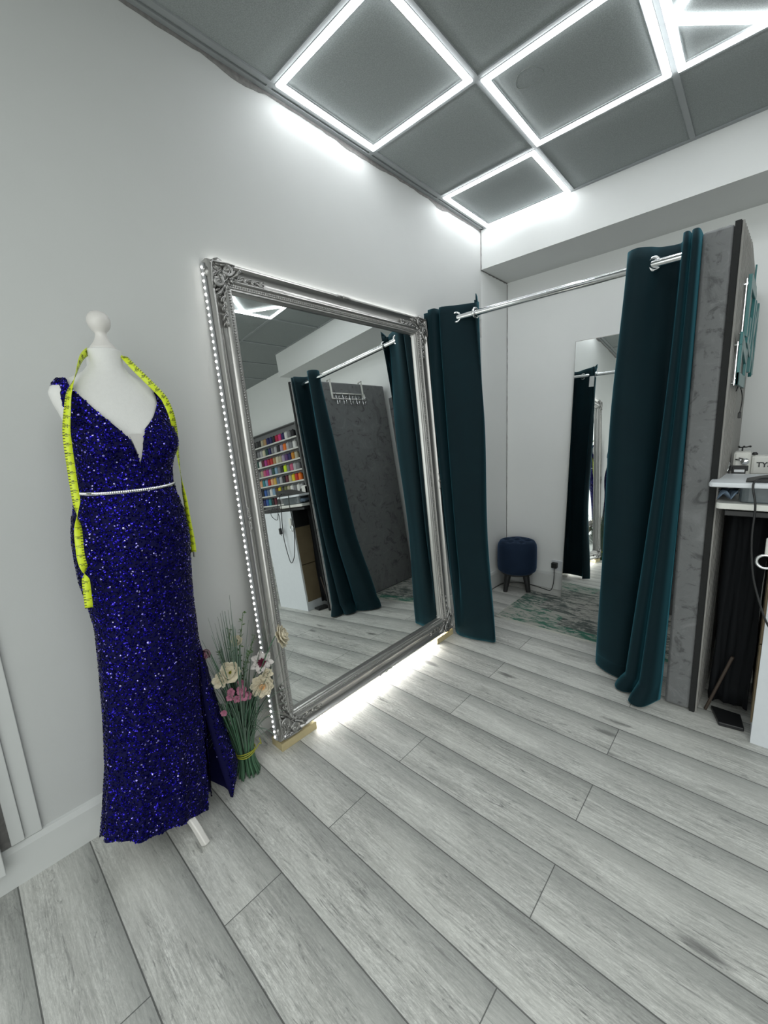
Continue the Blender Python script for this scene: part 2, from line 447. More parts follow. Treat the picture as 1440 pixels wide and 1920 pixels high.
# ------------------------------------------------------------------ ceiling light frames
def led_frame(x0, x1, y0, y1, label, diamond=False, name='ceiling_light'):
    o = thing(name, ((x0+x1)/2, (y0+y1)/2, H), label, 'ceiling light', 'square LED ceiling light frames')
    a0, a1, b0, b1 = x0+.013, x1-.013, y0+.013, y1-.013
    zt, zb = H+.002, H-.0105; wd = .0225
    mb = MB()
    mb.box(a0, a1, b0, b0+wd, zb, zt); mb.box(a0, a1, b1-wd, b1, zb, zt)
    mb.box(a0, a0+wd, b0+wd, b1-wd, zb, zt); mb.box(a1-wd, a1, b0+wd, b1-wd, zb, zt)
    if diamond:
        cx, cy = (a0+a1)/2, (b0+b1)/2; P = [(a0+wd/2, cy), (cx, b1-wd/2), (a1-wd/2, cy), (cx, b0+wd/2)]
        for i in range(4):
            p, q = Vector(P[i]+(0,)), Vector(P[(i+1) % 4]+(0,)); d_ = q-p
            M = Matrix.Translation(p) @ Matrix.Rotation(math.atan2(d_.y, d_.x), 4, 'Z')
            mb.box(0, d_.length, -wd/2+.002, wd/2-.002, zb+.001, zt, M)
    mb.build('diffuser', M_LED, o)
    mb = MB(); e = .005; i0, i1, j0, j1 = a0+wd, a1-wd, b0+wd, b1-wd
    for (p, q, r_, s_) in ((i0, i1, j0, j0+e), (i0, i1, j1-e, j1), (i0, i0+e, j0, j1), (i1-e, i1, j0, j1)):
        mb.box(p, q, r_, s_, H-.0045, zt)
    e = .004
    mb.box(a0-e, a1+e, b0-e, b0, zb+.006, zt); mb.box(a0-e, a1+e, b1, b1+e, zb+.006, zt)
    mb.box(a0-e, a0, b0, b1, zb+.006, zt); mb.box(a1, a1+e, b0, b1, zb+.006, zt)
    mb.build('housing', M_LEDOFF, o)
    return o
led_frame(GX, GX+.6, GY-1.2, GY-.6, 'square glowing light frame above the big mirror, beside the left wall')
led_frame(GX+.6, GX+1.2, GY-.6, GY, 'square glowing light frame around the tile with the round water stain')
led_frame(GX, GX+.6, GY, -.004, 'smallest glowing light frame, tight in the ceiling corner by the bulkhead')
led_frame(GX+1.2, GX+1.8, GY-.6, GY, 'glowing light frame with a lit diamond inside, top right', True)
# faint ring stain on the ceiling tile
mb = MB()
c0 = Vector((.80, GY-.44, H+.0035))
pts = [c0+Vector((.055*cos(t)*(1+.1*sin(3*t)), .05*sin(t), 0)) for t in [2*pi*i/40 for i in range(40)]]
mb.tube(pts, .0011, 5, closed=True)
struct('trim_5', mb, plain('water_stain', (.20, .215, .21), .9), 'round water stain on a ceiling tile')

# ------------------------------------------------------------------ the big ornate mirror
el = radians(4.3); MD = .163
MO = Vector((MD/cos(el), 0, 0)); Mu = Vector((0, 1, 0)); Mv = Vector((-sin(el), 0, cos(el))); Mw = Vector((cos(el), 0, sin(el)))
MM = Matrix((Mu, Mv, Mw)).transposed().to_4x4(); MM.translation = MO
def mp(u_, v_, w_): return MM @ Vector((u_, v_, w_))
U0, U1, V0, V1 = -2.146, -.768, .046, 2.062
big = thing('mirror', (MO.x+.02, (U0+U1)/2, .036), 'big ornate silver-framed mirror leaning against the left wall', 'mirror')
FW = .102
prof = [(0, -.004), (0, .026), (.003, .036), (.008, .041), (.013, .041), (.017, .036), (.020, .033), (.030, .024), (.042, .0195), (.052, .022), (.059, .029), (.062, .034), (.067, .036),
        (.071, .033), (.0725, .027), (.076, .026), (.084, .026), (.0865, .025), (.088, .020), (.094, .019), (.096, .012), (FW, .008), (FW, -.002)]
mb = MB(); rows = []
for (p, h) in prof:
    rows.append([mp(U0+p, V0+p, h), mp(U1-p, V0+p, h), mp(U1-p, V1-p, h), mp(U0+p, V1-p, h)])
mb.grid(rows, True); mb.build('frame', M_SILVER, big, auto=35)
mb = MB(); g = FW-.006
mb.prism([(U0+g, V0+g), (U1-g, V0+g), (U1-g, V1-g), (U0+g, V1-g)], MM @ Matrix.Translation((0, 0, -.004)), .004)
mb.build('glass', M_MIRROR, big)
mb = MB(); mb.prism([(U0+.01, V0+.01), (U1-.01, V0+.01), (U1-.01, V1-.01), (U0+.01, V1-.01)], MM @ Matrix.Translation((0, 0, -.0075)), .003)
mb.build('backing_board', M_BROWN, big)
# bead row
mb = MB(); bp = .080; step = .0105
def beadline(p, q):
    n = int((q-p).length/step)
    for i in range(n): mb.sphere(p+(q-p)*((i+.5)/n), .0040, 6, 4)
c4 = [mp(U0+bp, V0+bp, .0275), mp(U1-bp, V0+bp, .0275), mp(U1-bp, V1-bp, .0275), mp(U0+bp, V1-bp, .0275)]
for i in range(4): beadline(c4[i], c4[(i+1) % 4])
mb.build('bead_moulding', M_SILVERD, big, smooth=True)
# carved corners
def spiral(cx, cy, r0, r1, a0, turns, n=18):
    return [(cx+(r0+(r1-r0)*i/n)*cos(a0+turns*2*pi*i/n), cy+(r0+(r1-r0)*i/n)*sin(a0+turns*2*pi*i/n)) for i in range(n+1)]
def ornament(corner_u, corner_v, su, sv):
    mb = MB()
    def P(a, b_, h): return mp(corner_u+su*a, corner_v+sv*b_, h)
    def stroke(pts, r, h, h1=None):
        n = len(pts); mb.tube([P(p[0], p[1], h+.003+((h1 or h)-h)*i/(n-1)) for i, p in enumerate(pts)], [1.25*r*(.55+.45*sin(pi*min(1, (i+1)/(n*.6))/2)) * (1-.5*i/n) for i in range(n)], 7)
    # base relief mass filling the corner scoop
    n = 26
    for sw in (0, 1):
        for i in range(n):
            t = i/n; a = .012+.118*t; wdt = .030*(1-t)**.8+.004
            c_ = (a, .050) if not sw else (.050, a)
            M = MM.to_3x3().to_4x4()
            mb.sphere(P(c_[0], c_[1]-.004+(.006*sin(i*1.3)), .024), wdt*.72, 8, 5, (1, 1, .45), M)
    # cartouche
    M = (MM.to_3x3() @ Matrix.Rotation(su*sv*pi/4, 3, 'Z')).to_4x4()
    mb.sphere(P(.056, .056, .036), .0185, 14, 8, (.78, 1.15, .62), M)
    ring = [(.056+.021*cos(t)*.8*.7-.021*1.2*sin(t)*.7*-1, .056+.021*cos(t)*.8*.7+.021*1.2*sin(t)*.7*-1) for t in [2*pi*i/24 for i in range(24)]]
    mb.tube([P(a, b_, .040) for a, b_ in ring], .0035, 6, closed=True)
    for sw in (0, 1):
        def T(pts): return [(b_, a) for a, b_ in pts] if sw else pts
        stroke(T(spiral(.078, .030, .026, .004, pi*.9, -1.25)), .0062, .042, .036)
        stroke(T(spiral(.078, .030, .020, .004, pi*.8, -1.0)), .0038, .044, .038)
        stroke(T(spiral(.030, .072, .018, .003, -pi*.3, 1.2)), .0042, .040, .034)
        for k_ in range(7):      # acanthus leaf ribs fanning out
            a0 = .082+.006*k_
            stroke(T([(a0, .060-.003*k_), (a0+.014, .058-.007*k_), (a0+.028, .047-.006*k_), (a0+.030+.004*k_, .034-.0035*k_)]), .0036, .036, .027)
        stroke(T([(.10, .052), (.125, .056), (.145, .048), (.16, .052), (.175, .046), (.19, .050)]), .0034, .028, .026)
        for k_ in range(6):      # trailing leaflets
            a0 = .130+.017*k_; s_ = 1 if k_ % 2 else -1
            stroke(T([(a0, .050), (a0+.008, .050+s_*.008), (a0+.018, .049+s_*.010), (a0+.021, .048+s_*.004)]), .0040, .029, .026)
        for k_ in range(3):
            stroke(T([(.222, .049), (.232, .049+(k_-1)*.008), (.243, .049+(k_-1)*.013)]), .0040, .028, .025)
        stroke(T([(.008, .02), (.02, .012), (.04, .010), (.06, .008), (.085, .006), (.11, .008)]), .0045, .042, .040)
        stroke(T([(.066, .084), (.075, .094), (.068, .102), (.058, .098)]), .0036, .036, .028)
    for sw in (0, 1):
        for (a, b_, rot, L_, W_) in ((.030, .030, 40, .013, .006), (.020, .050, 80, .011, .005), (.040, .016, 10, .012, .005), (.062, .014, -10, .013, .006), (.082, .010, -20, .012, .005), (.100, .016, -40, .013, .006),
                                     (.108, .030, -60, .014, .006), (.116, .044, -30, .014, .006), (.094, .066, 10, .012, .005), (.110, .062, -10, .013, .005), (.126, .058, 0, .012, .005), (.078, .080, 40, .010, .004),
                                     (.066, .090, 60, .009, .004), (.140, .050, 15, .011, .005), (.156, .052, -20, .010, .005), (.172, .048, 20, .010, .004), (.190, .052, -15, .009, .004), (.206, .049, 10, .009, .004), (.030, .012, 20, .010, .004), (.052, .032, -45, .012, .006)):
            if sw: a, b_, rot = b_, a, 90-rot
            Mo = (MM.to_3x3() @ Matrix.Rotation(su*sv*radians(rot), 3, 'Z')).to_4x4()
            hgt = interp((b_ if not sw else a), [0, .02, .05, .07, .10], [.042, .036, .024, .036, .024])
            mb.sphere(P(a, b_, hgt), 1.0, 8, 6, (L_, W_, .0065), Mo)
        sc = P(.078, .030, .040) if not sw else P(.030, .078, .040)
        mb.sphere(sc, .0085, 10, 6)
    mb.build('corner_ornament', M_SILVERD, big, smooth=True)
for (cu, cv, su, sv) in ((U0, V0, 1, 1), (U1, V0, -1, 1), (U1, V1, -1, -1), (U0, V1, 1, -1)): ornament(cu, cv, su, sv)
# small scroll in the middle of each outer edge
for (cu, cv, du, dv) in (((U0+U1)/2, V1-.012, 1, 0), ((U0+U1)/2, V0+.012, 1, 0), (U0+.012, (V0+V1)/2, 0, 1), (U1-.012, (V0+V1)/2, 0, 1)):
    mb = MB()
    for s_ in (-1, 1):
        for k_ in range(4):
            pts = [(s_*(.004+.008*k_), -.007+.003*k_), (s_*(.012+.009*k_), .004), (s_*(.022+.009*k_), .003-.003*k_), (s_*(.028+.008*k_), -.005)]
            mb.tube([mp(cu+du*a+dv*b_, cv+dv*a+du*b_, .043) for a, b_ in pts], [.003, .004, .0035, .0015], 6)
    mb.sphere(mp(cu, cv, .044), .009, 10, 6)
    mb.build('edge_ornament', M_SILVERD, big, smooth=True)
# string of bulbs along the frame's near side, and LED strip behind the frame
st = thing('string_lights', tuple(mp(U0-.010, V0, .01)), 'string of tiny white bulbs running down the near side of the ornate mirror', 'string lights')
mb = MB(); mb.box(U0-.008, U0-.0005, V0+.005, V1-.012, -.004, .018, MM); mb.build('tube', M_LEDOFF, st, bevel=.002)
nb = 80
for i in range(nb):
    v_ = V0+.022+(V1-V0-.05)*i/(nb-1)
    mb = MB(); mb.sphere(mp(U0-.009, v_, .008), .0042 if i % 5 else .0050, 8, 6); mb.build('bulb', M_BULB, st, smooth=True)
ls = thing('led_strip', tuple(mp((U0+U1)/2, V0, -.01)), 'glowing strip light hidden under and behind the ornate mirror frame', 'light strip')
mb = MB(); mb.box(U0+.20, U1-.03, V0-.005, V0-.0005, .004, .014, MM); mb.build('bottom_run', M_STRIP, ls)
M_STRIP2 = emis('led_strip_soft', (1.0, .98, .95), 7.0)
mb = MB(); mb.box(U0+.03, U1-.03, V1+.0005, V1+.004, -.002, .006, MM); mb.build('top_run', M_STRIP2, ls)
mb = MB(); mb.box(U1+.0005, U1+.004, V0+.05, V1-.03, -.006, .0, MM); mb.build('side_run', M_STRIP2, ls)
# wooden blocks under the frame
for (y0, y1, lab) in ((U0+.002, -1.95, 'raw pine block under the near corner of the ornate mirror'), (-.955, U1-.002, 'raw pine block under the far corner of the ornate mirror')):
    mb = MB(); mb.box(.115, .198, y0, y1, 0, .038)
    tag(mb.build('wooden_block', M_WOOD, bevel=.0015), lab, 'block', 'pine blocks under the mirror')

# ------------------------------------------------------------------ curtain rail
rod = thing('curtain_rail', (0, -.73, 2.025), 'chrome curtain pole across the front of the changing cubicle', 'curtain rail')
mb = MB(); mb.tube([(.004, -.73, 2.027), (1.402, -.73, 2.027)], .0175, 20); mb.build('pole', M_CHROME, rod, auto=40)
mb = MB(); mb.tube([(.001, -.73, 2.027), (.012, -.73, 2.027)], .034, 24); mb.build('wall_flange', M_CHROME, rod, auto=40)

def curtain(name, label, levels, ns, grommets, zs):
    """levels: plan control polylines (x,y) top to bottom"""
    xs0 = sum(p[0] for p in levels[0])/len(levels[0])
    o = thing(name, (xs0, -.73, 0), label, 'curtain', 'teal cubicle curtains')
    cur = [crom([(p[0], p[1], 0) for p in lv], ns) for lv in levels]
    nr = 56; rows = []
    for i in range(nr+1):
        t = i/nr*(len(cur)-1); k_ = min(int(t), len(cur)-2); f = t-k_
        kk = [max(0, k_-1), k_, k_+1, min(len(cur)-1, k_+2)]
        row = []
        zz = interp(t, list(range(len(zs))), zs)
        for q in range(len(cur[0])):
            p0, p1, p2, p3 = [cur[a][q] for a in kk]
            p = .5*((2*p1)+(-p0+p2)*f+(2*p0-5*p1+4*p2-p3)*f*f+(-p0+3*p1-3*p2+p3)*f**3)
            if p.x < (.163+.052)/cos(el)-math.tan(el)*zz+.012: p.y = max(p.y, -.758)
            row.append((p.x, p.y, zz))
        rows.append(row)
    mb = MB(); mb.grid(rows)
    f_ = mb.build('fabric', M_TEAL, o, smooth=True, solid=.004)
    mb = MB()
    for (row_i, dz) in ((2, 0),):
        pass
    for (x, y, nx, ny) in grommets:
        M = aim((nx, ny, 0)); pts = [Vector((x, y, 2.027))+(M @ Vector((.026*cos(t), .026*sin(t), 0))) for t in [2*pi*i/28 for i in range(28)]]
        mb = MB(); mb.tube(pts, .0065, 8, closed=True); mb.build('eyelet', M_CHROME, o, smooth=True)
    return o, rows
ZT = [2.094, 1.40, .70, .015]
lt = [[(.022, -.69), (.030, -.775), (.055, -.785), (.066, -.69), (.082, -.785), (.095, -.800), (.135, -.795), (.142, -.700), (.165, -.790), (.265, -.735), (.33, -.705), (.365, -.68), (.372, -.74), (.376, -.71)],
      [(.055, -.68), (.070, -.775), (.092, -.785), (.102, -.70), (.115, -.790), (.130, -.800), (.162, -.795), (.172, -.710), (.20, -.785), (.30, -.765), (.36, -.745), (.400, -.72), (.402, -.69), (.380, -.66)],
      [(.115, -.68), (.130, -.74), (.150, -.755), (.156, -.70), (.170, -.77), (.185, -.790), (.212, -.790), (.222, -.725), (.25, -.790), (.32, -.775), (.375, -.755), (.412, -.735), (.415, -.69), (.395, -.65)],
      [(.175, -.67), (.185, -.71), (.195, -.735), (.202, -.735), (.207, -.75), (.22, -.765), (.24, -.775), (.265, -.785), (.31, -.785), (.37, -.775), (.43, -.755), (.486, -.735), (.470, -.69), (.44, -.65)]]
cl, _ = curtain('curtain', 'narrow teal velvet curtain gathered beside the big ornate mirror', lt, 5, [(.250, -.745, .3, -1), (.372, -.73, 1, -.1)], ZT)
# extra peak of cloth at the leading edge + white label behind
mb = MB(); mb.grid([[(.365, -.70, 2.085), (.372, -.715, 2.085), (.378, -.735, 2.085)], [(.368, -.70, 2.098), (.375, -.715, 2.115), (.378, -.735, 2.128)]])
mb.build('hem_point', M_TEAL, cl, smooth=True, solid=.004)
mb = MB(); mb.box(.335, .378, -.674, -.672, 1.90, 2.0); mb.build('care_label', plain('white_label', (.7, .7, .7), .6), cl)
lt = [[(1.215, -.665), (1.175, -.670), (1.142, -.715), (1.150, -.765), (1.185, -.782), (1.225, -.752), (1.262, -.706), (1.325, -.684), (1.345, -.750), (1.350, -.795), (1.366, -.795), (1.374, -.71), (1.378, -.795), (1.398, -.795), (1.402, -.70)],
      [(1.215, -.655), (1.150, -.650), (1.108, -.690), (1.108, -.755), (1.150, -.790), (1.20, -.775), (1.255, -.735), (1.310, -.690), (1.322, -.760), (1.330, -.800), (1.352, -.800), (1.362, -.71), (1.366, -.800), (1.392, -.800), (1.400, -.70)],
      [(1.210, -.610), (1.140, -.610), (1.095, -.650), (1.098, -.735), (1.145, -.765), (1.20, -.770), (1.25, -.735), (1.290, -.670), (1.280, -.760), (1.292, -.805), (1.322, -.805), (1.335, -.71), (1.340, -.810), (1.375, -.805), (1.394, -.71)],
      [(1.215, -.545), (1.130, -.520), (1.062, -.545), (1.060, -.620), (1.120, -.670), (1.18, -.690), (1.22, -.680), (1.252, -.645), (1.235, -.735), (1.245, -.785), (1.285, -.790), (1.300, -.71), (1.310, -.825), (1.355, -.825), (1.388, -.73)],
      [(1.215, -.520), (1.130, -.500), (1.055, -.520), (1.052, -.590), (1.115, -.650), (1.18, -.675), (1.22, -.670), (1.245, -.640), (1.190, -.715), (1.205, -.785), (1.262, -.780), (1.285, -.70), (1.272, -.850), (1.330, -.872), (1.388, -.750)]]
curtain('curtain', 'wide teal velvet curtain gathered against the grey velvet partition', lt, 5, [(1.243, -.733, .55, -.8)], [2.094, 1.40, .70, .10, .012])

# ------------------------------------------------------------------ partition with velvet, felt edge and slats
par_ = thing('partition', (1.45, -.19, 0), 'tall partition wrapped in grey crushed velvet with dark slatted outer side', 'partition')
mb = MB(); mb.box(1.405, 1.503, -.745, .372, .003, 2.092); mb.build('velvet_panel', M_GREYV, par_, bevel=.012, auto=30)
mb = MB(); mb.box(1.503, 1.522, -.748, .36, .0, 2.097); mb.build('felt_backing', M_FELT, par_)
for i in range(26):
    y0 = -.742+i*.0423
    xo = 1.5245+.052*min(y0+.742, .30)
    mb = MB(); mb.box(1.5215, xo, y0, y0+.0423, .0, 2.095); mb.mi = 1; mb.box(xo, xo+.0065, y0+.008, y0+.0385, .0, 2.097); mb.build('slat', [M_FELT, M_SLAT], par_)
vb = MB(); vb.box(1.20, 1.36, .372, .405, .0, 1.95)
tag(vb.build('velvet_board', M_GREYV, bevel=.006), 'narrow grey velvet board standing at the back wall behind the wide curtain', 'board')
# over-door hook rack
hk = thing('hook_rack', (1.398, -.15, 1.92), 'white metal over-door hook rack hung on the grey velvet partition', 'hook rack')
mb = MB(); xh = 1.398
for z in (1.985, 1.935): mb.tube([(xh, -.375, z), (xh, .055, z)], .006, 8)
for y in (-.375, .055): mb.tube([(xh, y, 1.935), (xh, y, 1.985)], .006, 8)
mb.build('rails', M_WHITEM, hk, smooth=True)
for y in (-.372, .035):
    mb = MB(); mb.box(xh-.005, xh+.001, y-.009, y+.009, 1.935, 2.115); mb.box(xh-.005, xh+.040, y-.009, y+.009, 2.110, 2.117); mb.box(xh+.036, xh+.040, y-.009, y+.009, 2.097, 2.117)
    mb.build('hanger_strap', M_WHITEM, hk)
for i in range(5):
    y = -.33+i*.085; mb = MB()
    mb.tube([(xh-.006, y, 1.985), (xh-.012, y, 1.92), (xh-.016, y, 1.885), (xh-.030, y, 1.868), (xh-.046, y, 1.882), (xh-.050, y, 1.90)], .0035, 6)
    mb.tube([(xh-.012, y, 1.925), (xh-.030, y, 1.925), (xh-.052, y, 1.94)], .003, 6); mb.sphere((xh-.052, y, 1.942), .006, 8, 5); mb.sphere((xh-.050, y, 1.902), .006, 8, 5)
    mb.build('hook', M_CHROME, hk, smooth=True)

# ------------------------------------------------------------------ teal sign on the slatted side
sg = thing('shop_sign', (1.555, -.40, 1.47), 'teal cut-out letter sign with white backlight on the slatted partition side', 'sign')
SM = Matrix(((.028, 0, 1, 1.549), (1, 0, 0, -.72), (0, 1, 0, 1.47), (0, 0, 0, 1)))   # (a along +y, b up, depth +x)
def smp(sk=.035): return SM @ Matrix.Shear('XZ', 4, (0, 0)) if False else SM
def bar(mb, a0, b0, a1, b1, wd, h=.010):
    d_ = Vector((a1-a0, b1-b0)); nrm = Vector((-d_.y, d_.x)).normalized()*wd/2
    mb.prism([(a0-nrm.x, b0-nrm.y), (a1-nrm.x, b1-nrm.y), (a1+nrm.x, b1+nrm.y), (a0+nrm.x, b0+nrm.y)], SM @ Matrix.Rotation(0, 4, 'Z'), h)
mb = MB()
bar(mb, 0, .045, .32, .045, .05); bar(mb, .025, .02, .025, .20, .05); bar(mb, .30, .02, .30, .32, .05)
bar(mb, .0, .20, .32, .14, .05); mb.build('letter', M_TEALA, sg, bevel=.002)
mb = MB()
bar(mb, .14, .22, .14, .46, .045, .012); bar(mb, .14, .44, .40, .44, .05, .012); bar(mb, .20, .22, .42, .18, .035, .012); bar(mb, .36, .18, .42, .45, .05, .012)
mb.build('letter', M_TEALA, sg, bevel=.002)
mb = MB()
bar(mb, .48, .10, .48, .42, .05, .014); bar(mb, .48, .24, .60, .40, .04, .014); bar(mb, .48, .26, .62, .10, .04, .014); bar(mb, .66, .10, .66, .44, .045, .014); bar(mb, .40, .46, .40, .56, .012, .006)
mb.build('letter', M_TEALA, sg, bevel=.002)
for (a, b_) in ((.03, .03), (.03, .18), (.15, .24), (.15, .43), (.30, .44), (.36, .20), (.48, .38), (.48, .14)):
    mb = MB(); mb.tube([SM @ Vector((a, b_, -.016)), SM @ Vector((a, b_, 0))], .004, 8)
    mb.build('standoff', M_CHROME, sg)
M_SGL = emis('sign_backlight', (1, 1, 1), 1.6)
bar2 = [((.02, .05), (.30, .05)), ((.02, .02), (.02, .19)), ((.14, .24), (.14, .45)), ((.14, .44), (.40, .44))]
for (p, q) in bar2:
    mb = MB(); mb.tube([SM @ Vector((p[0], p[1], -.005)), SM @ Vector((q[0], q[1], -.005))], .0013, 6); mb.build('backlight', M_SGL, sg)
mb = MB(); mb.tube(crom([(1.545, -.50, 1.475), (1.552, -.46, 1.500), (1.562, -.42, 1.47), (1.566, -.42, 1.43), (1.562, -.42, 1.38)], 6), .002, 6)
mb.build('cable', M_BLACK, sg, smooth=True)
mb = MB(); mb.box(1.556, 1.568, -.426, -.414, 1.355, 1.382); mb.build('connector', M_BLACK, sg, bevel=.002)

# ------------------------------------------------------------------ frameless mirror at the back
yb0, yb1, zt_ = .252, .411, 1.975
fm = thing('wall_mirror', (.86, yb0, 0), 'tall frameless mirror leaning on the back wall behind the rug', 'mirror')
le = math.atan2(yb1-yb0, zt_)
FMx = Matrix.Translation((.554, yb0, .004)) @ Matrix.Rotation(radians(-.3), 4, 'Z') @ Matrix.Rotation(-le, 4, 'X')
Lh = zt_/cos(le)
mb = MB(); mb.box(.004, .616, 0, .004, .004, Lh-.004, FMx); mb.build('glass', M_MIRROR, fm)
mb = MB()
for (a, b_, c_, d_) in ((0, .004, 0, Lh), (.616, .62, 0, Lh), (.004, .616, 0, .004), (.004, .616, Lh-.004, Lh)): mb.box(a, b_, -.001, .012, c_, d_, FMx)
mb.build('edge_frame', M_SILVER, fm)
mb = MB(); mb.box(.004, .616, .0045, .012, .004, Lh-.004, FMx); mb.build('backing_board', M_BROWN, fm)

# ------------------------------------------------------------------ rug
rg = thing('rug', (.83, -.04, 0), 'distressed grey, cream and green rug inside the changing cubicle', 'rug')
mb = MB(); mb.box(.306, 1.384, -.344, .252, .001, .009); mb.build('pile', M_RUG, rg)
mb = MB(); mb.box(.298, 1.392, -.352, -.344, .0, .008); mb.box(.298, 1.392, .252, .260, .0, .008); mb.box(.298, .306, -.344, .252, .0, .008); mb.box(1.384, 1.392, -.344, .252, .0, .008)
mb.build('binding', M_RUGB, rg)

# ------------------------------------------------------------------ stool
sx_, sy_ = .184, .250
stl = thing('stool', (sx_, sy_, 0), 'round navy velvet buttoned stool with splayed black legs', 'stool')
RS = .160; mb = MB()
pr_ = [(.02, .163), (RS-.025, .163), (RS-.006, .175), (RS, .20), (RS+.001, .28), (RS, .375), (RS-.004, .40), (RS-.018, .425), (RS-.05, .436), (.0005, .440)]
seg = 64; rows = []
def btn(x, y):
    d_ = 0
    for (a, b_) in BT: d_ += .018*math.exp(-((x-a)**2+(y-b_)**2)/.0006)
    return d_
BT = [(0, 0)]+[(.085*cos(2*pi*i/6+.3), .085*sin(2*pi*i/6+.3)) for i in range(6)]
for (r_, z) in pr_[:-2]+[(RS-.03, .430), (RS-.045, .435), (RS-.06, .437), (RS-.075, .438), (.06, .439), (.045, .4395), (.03, .44), (.015, .44), (.0005, .44)]:
    row = []
    for q in range(seg):
        t = 2*pi*q/seg; x, y = r_*cos(t), r_*sin(t)
        row.append((sx_+x, sy_+y, z-(btn(x, y) if z > .42 else 0)))
    rows.append(row)
mb.grid(rows, True); mb.build('seat', M_NAVYV, stl, smooth=True)
mb = MB(); mb.lathe([(RS-.03, .148), (RS-.03, .165)], (sx_, sy_, 0), 40); mb.build('base_disc', M_BLACK, stl)
for (a, b_) in BT:
    mb = MB(); mb.sphere((sx_+a, sy_+b_, .4235), .009, 10, 6, (1, 1, .5)); mb.build('button', M_NAVYV, stl, smooth=True)
for i in range(4):
    t = radians(35+45+90*i)-radians(45)+radians(0); t = radians(250+90*i)
    d_ = Vector((cos(t), sin(t), 0)); c_ = Vector((sx_, sy_, 0))
    mb = MB(); a = c_+d_*.100+Vector((0, 0, .158)); b_ = c_+d_*.132
    mb.tube([b_, b_+Vector((0, 0, .003)), a], [.018, .0185, .028], 12); mb.build('leg', M_BLACK, stl, auto=40)

# ------------------------------------------------------------------ socket, plug, cord
sk = thing('wall_socket', (.475, D, .21), 'white double wall socket low on the back wall of the cubicle', 'socket')
mb = MB(); mb.box(.414, .554, D-.009, D, .165, .252); mb.build('face_plate', M_WHITEP, sk, bevel=.002)
for x_ in (.446, .512): MB().box(x_, x_+.01, D-.012, D-.0085, .236, .246).build('switch', M_WHITEP, sk)
pl = thing('power_plug', (.447, D-.02, .2), 'black plug in the cubicle wall socket with a thin cord', 'plug')
mb = MB(); mb.box(.424, .470, D-.05, D-.0095, .192, .238); mb.build('plug_body', M_BLACK, pl, bevel=.006)
mb = MB(); mb.tube(crom([(.447, D-.035, .193), (.452, D-.045, .14), (.45, D-.06, .05), (.435, D-.08, .006), (.38, D-.07, .005), (.30, D-.05, .005), (.22, D-.04, .005), (.12, D-.06, .005), (.05, D-.12, .005), (.03, .15, .005), (.04, .02, .005), (.06, -.15, .005), (.05, -.4, .005)], 6), .0032, 6)
mb.build('cord', M_BLACK, pl, smooth=True)

# ------------------------------------------------------------------ counter unit, boards, machines on the right
ct = thing('counter', (1.95, -.5, 0), 'white end-panelled counter with brown inner side at the right edge', 'counter')
mb = MB(); mb.box(1.722, 2.20, -.835, -.817, 0, .962); mb.build('end_panel', M_WHITEP, ct, bevel=.001)
for (z0, z1) in ((.085, .44), (.447, .80)):
    mb = MB(); mb.box(1.716, 2.19, -.8165, -.30, z0, z1); mb.build('brown_side', M_BROWN, ct)
mb = MB(); mb.box(1.722, 2.19, -.8165, -.30, 0, .0845); mb.build('plinth', M_WHITEP, ct)
mb = MB(); mb.box(1.716, 2.19, -.8165, -.30, .801, .962); mb.build('top_box', M_BLACK, ct)
# sewing table carrying the machine
tb = thing('sewing_table', (1.85, -.2, 0), 'dark sewing table hidden under black cloth behind the stacked boards', 'table')
mb = MB(); mb.box(1.56, 2.55, -.79, .25, .962, .985); mb.build('table_top', M_BLACK, tb, bevel=.003)
for (x, y) in ((1.60, .18), (2.5, .18), (2.5, -.25)):
    mb = MB(); mb.box(x-.02, x+.02, y-.02, y+.02, 0, .9615); mb.build('leg', M_BLACK, tb)
# black cloth draped in front
mb = MB(); rows = []
for i in range(13):
    z = .960-(.960-.05)*i/12; row = []
    for q in range(25):
        t = q/24
        if t < .5: x = 1.568+.006*sin(i*.6+q*.9); y = -.10-(.56)*(t/.5)
        else: x = 1.568+(t-.5)/.5*.138; y = -.66+.012*sin(t*40+i*.2)
        row.append((x+.004*sin(q*2.1+i), y+.01*i/12*sin(q*1.3), z))
    rows.append(row)
mb.grid(rows); tag(mb.build('black_cloth', M_BLACKF, smooth=True, solid=.003), 'black cloth draped down beneath the white boards', 'cloth')
mb = MB(); mb.box(1.62, 1.70, -.50, -.12, .0, .42)
tag(mb.build('black_box', M_BLACK, bevel=.01), 'black box in the dark gap under the sewing table', 'box')
mb = MB(); mb.tube([(1.560, -.69, .003), (1.636, -.69, .30)], .0065, 10)
tag(mb.build('wooden_stick', plain('brown_stick', (.05, .036, .027), .6), auto=40), 'thin brown stick leaning in the dark gap beside the partition', 'stick')
mb = MB(); mb.prism([(1.578, -.668), (1.615, -.790), (1.702, -.775), (1.685, -.668)], Matrix.Translation((0, 0, .002)), .018)
tag(mb.build('foot_pedal', M_BLACK, bevel=.004), 'flat black foot pedal on the floor in the dark gap', 'pedal')
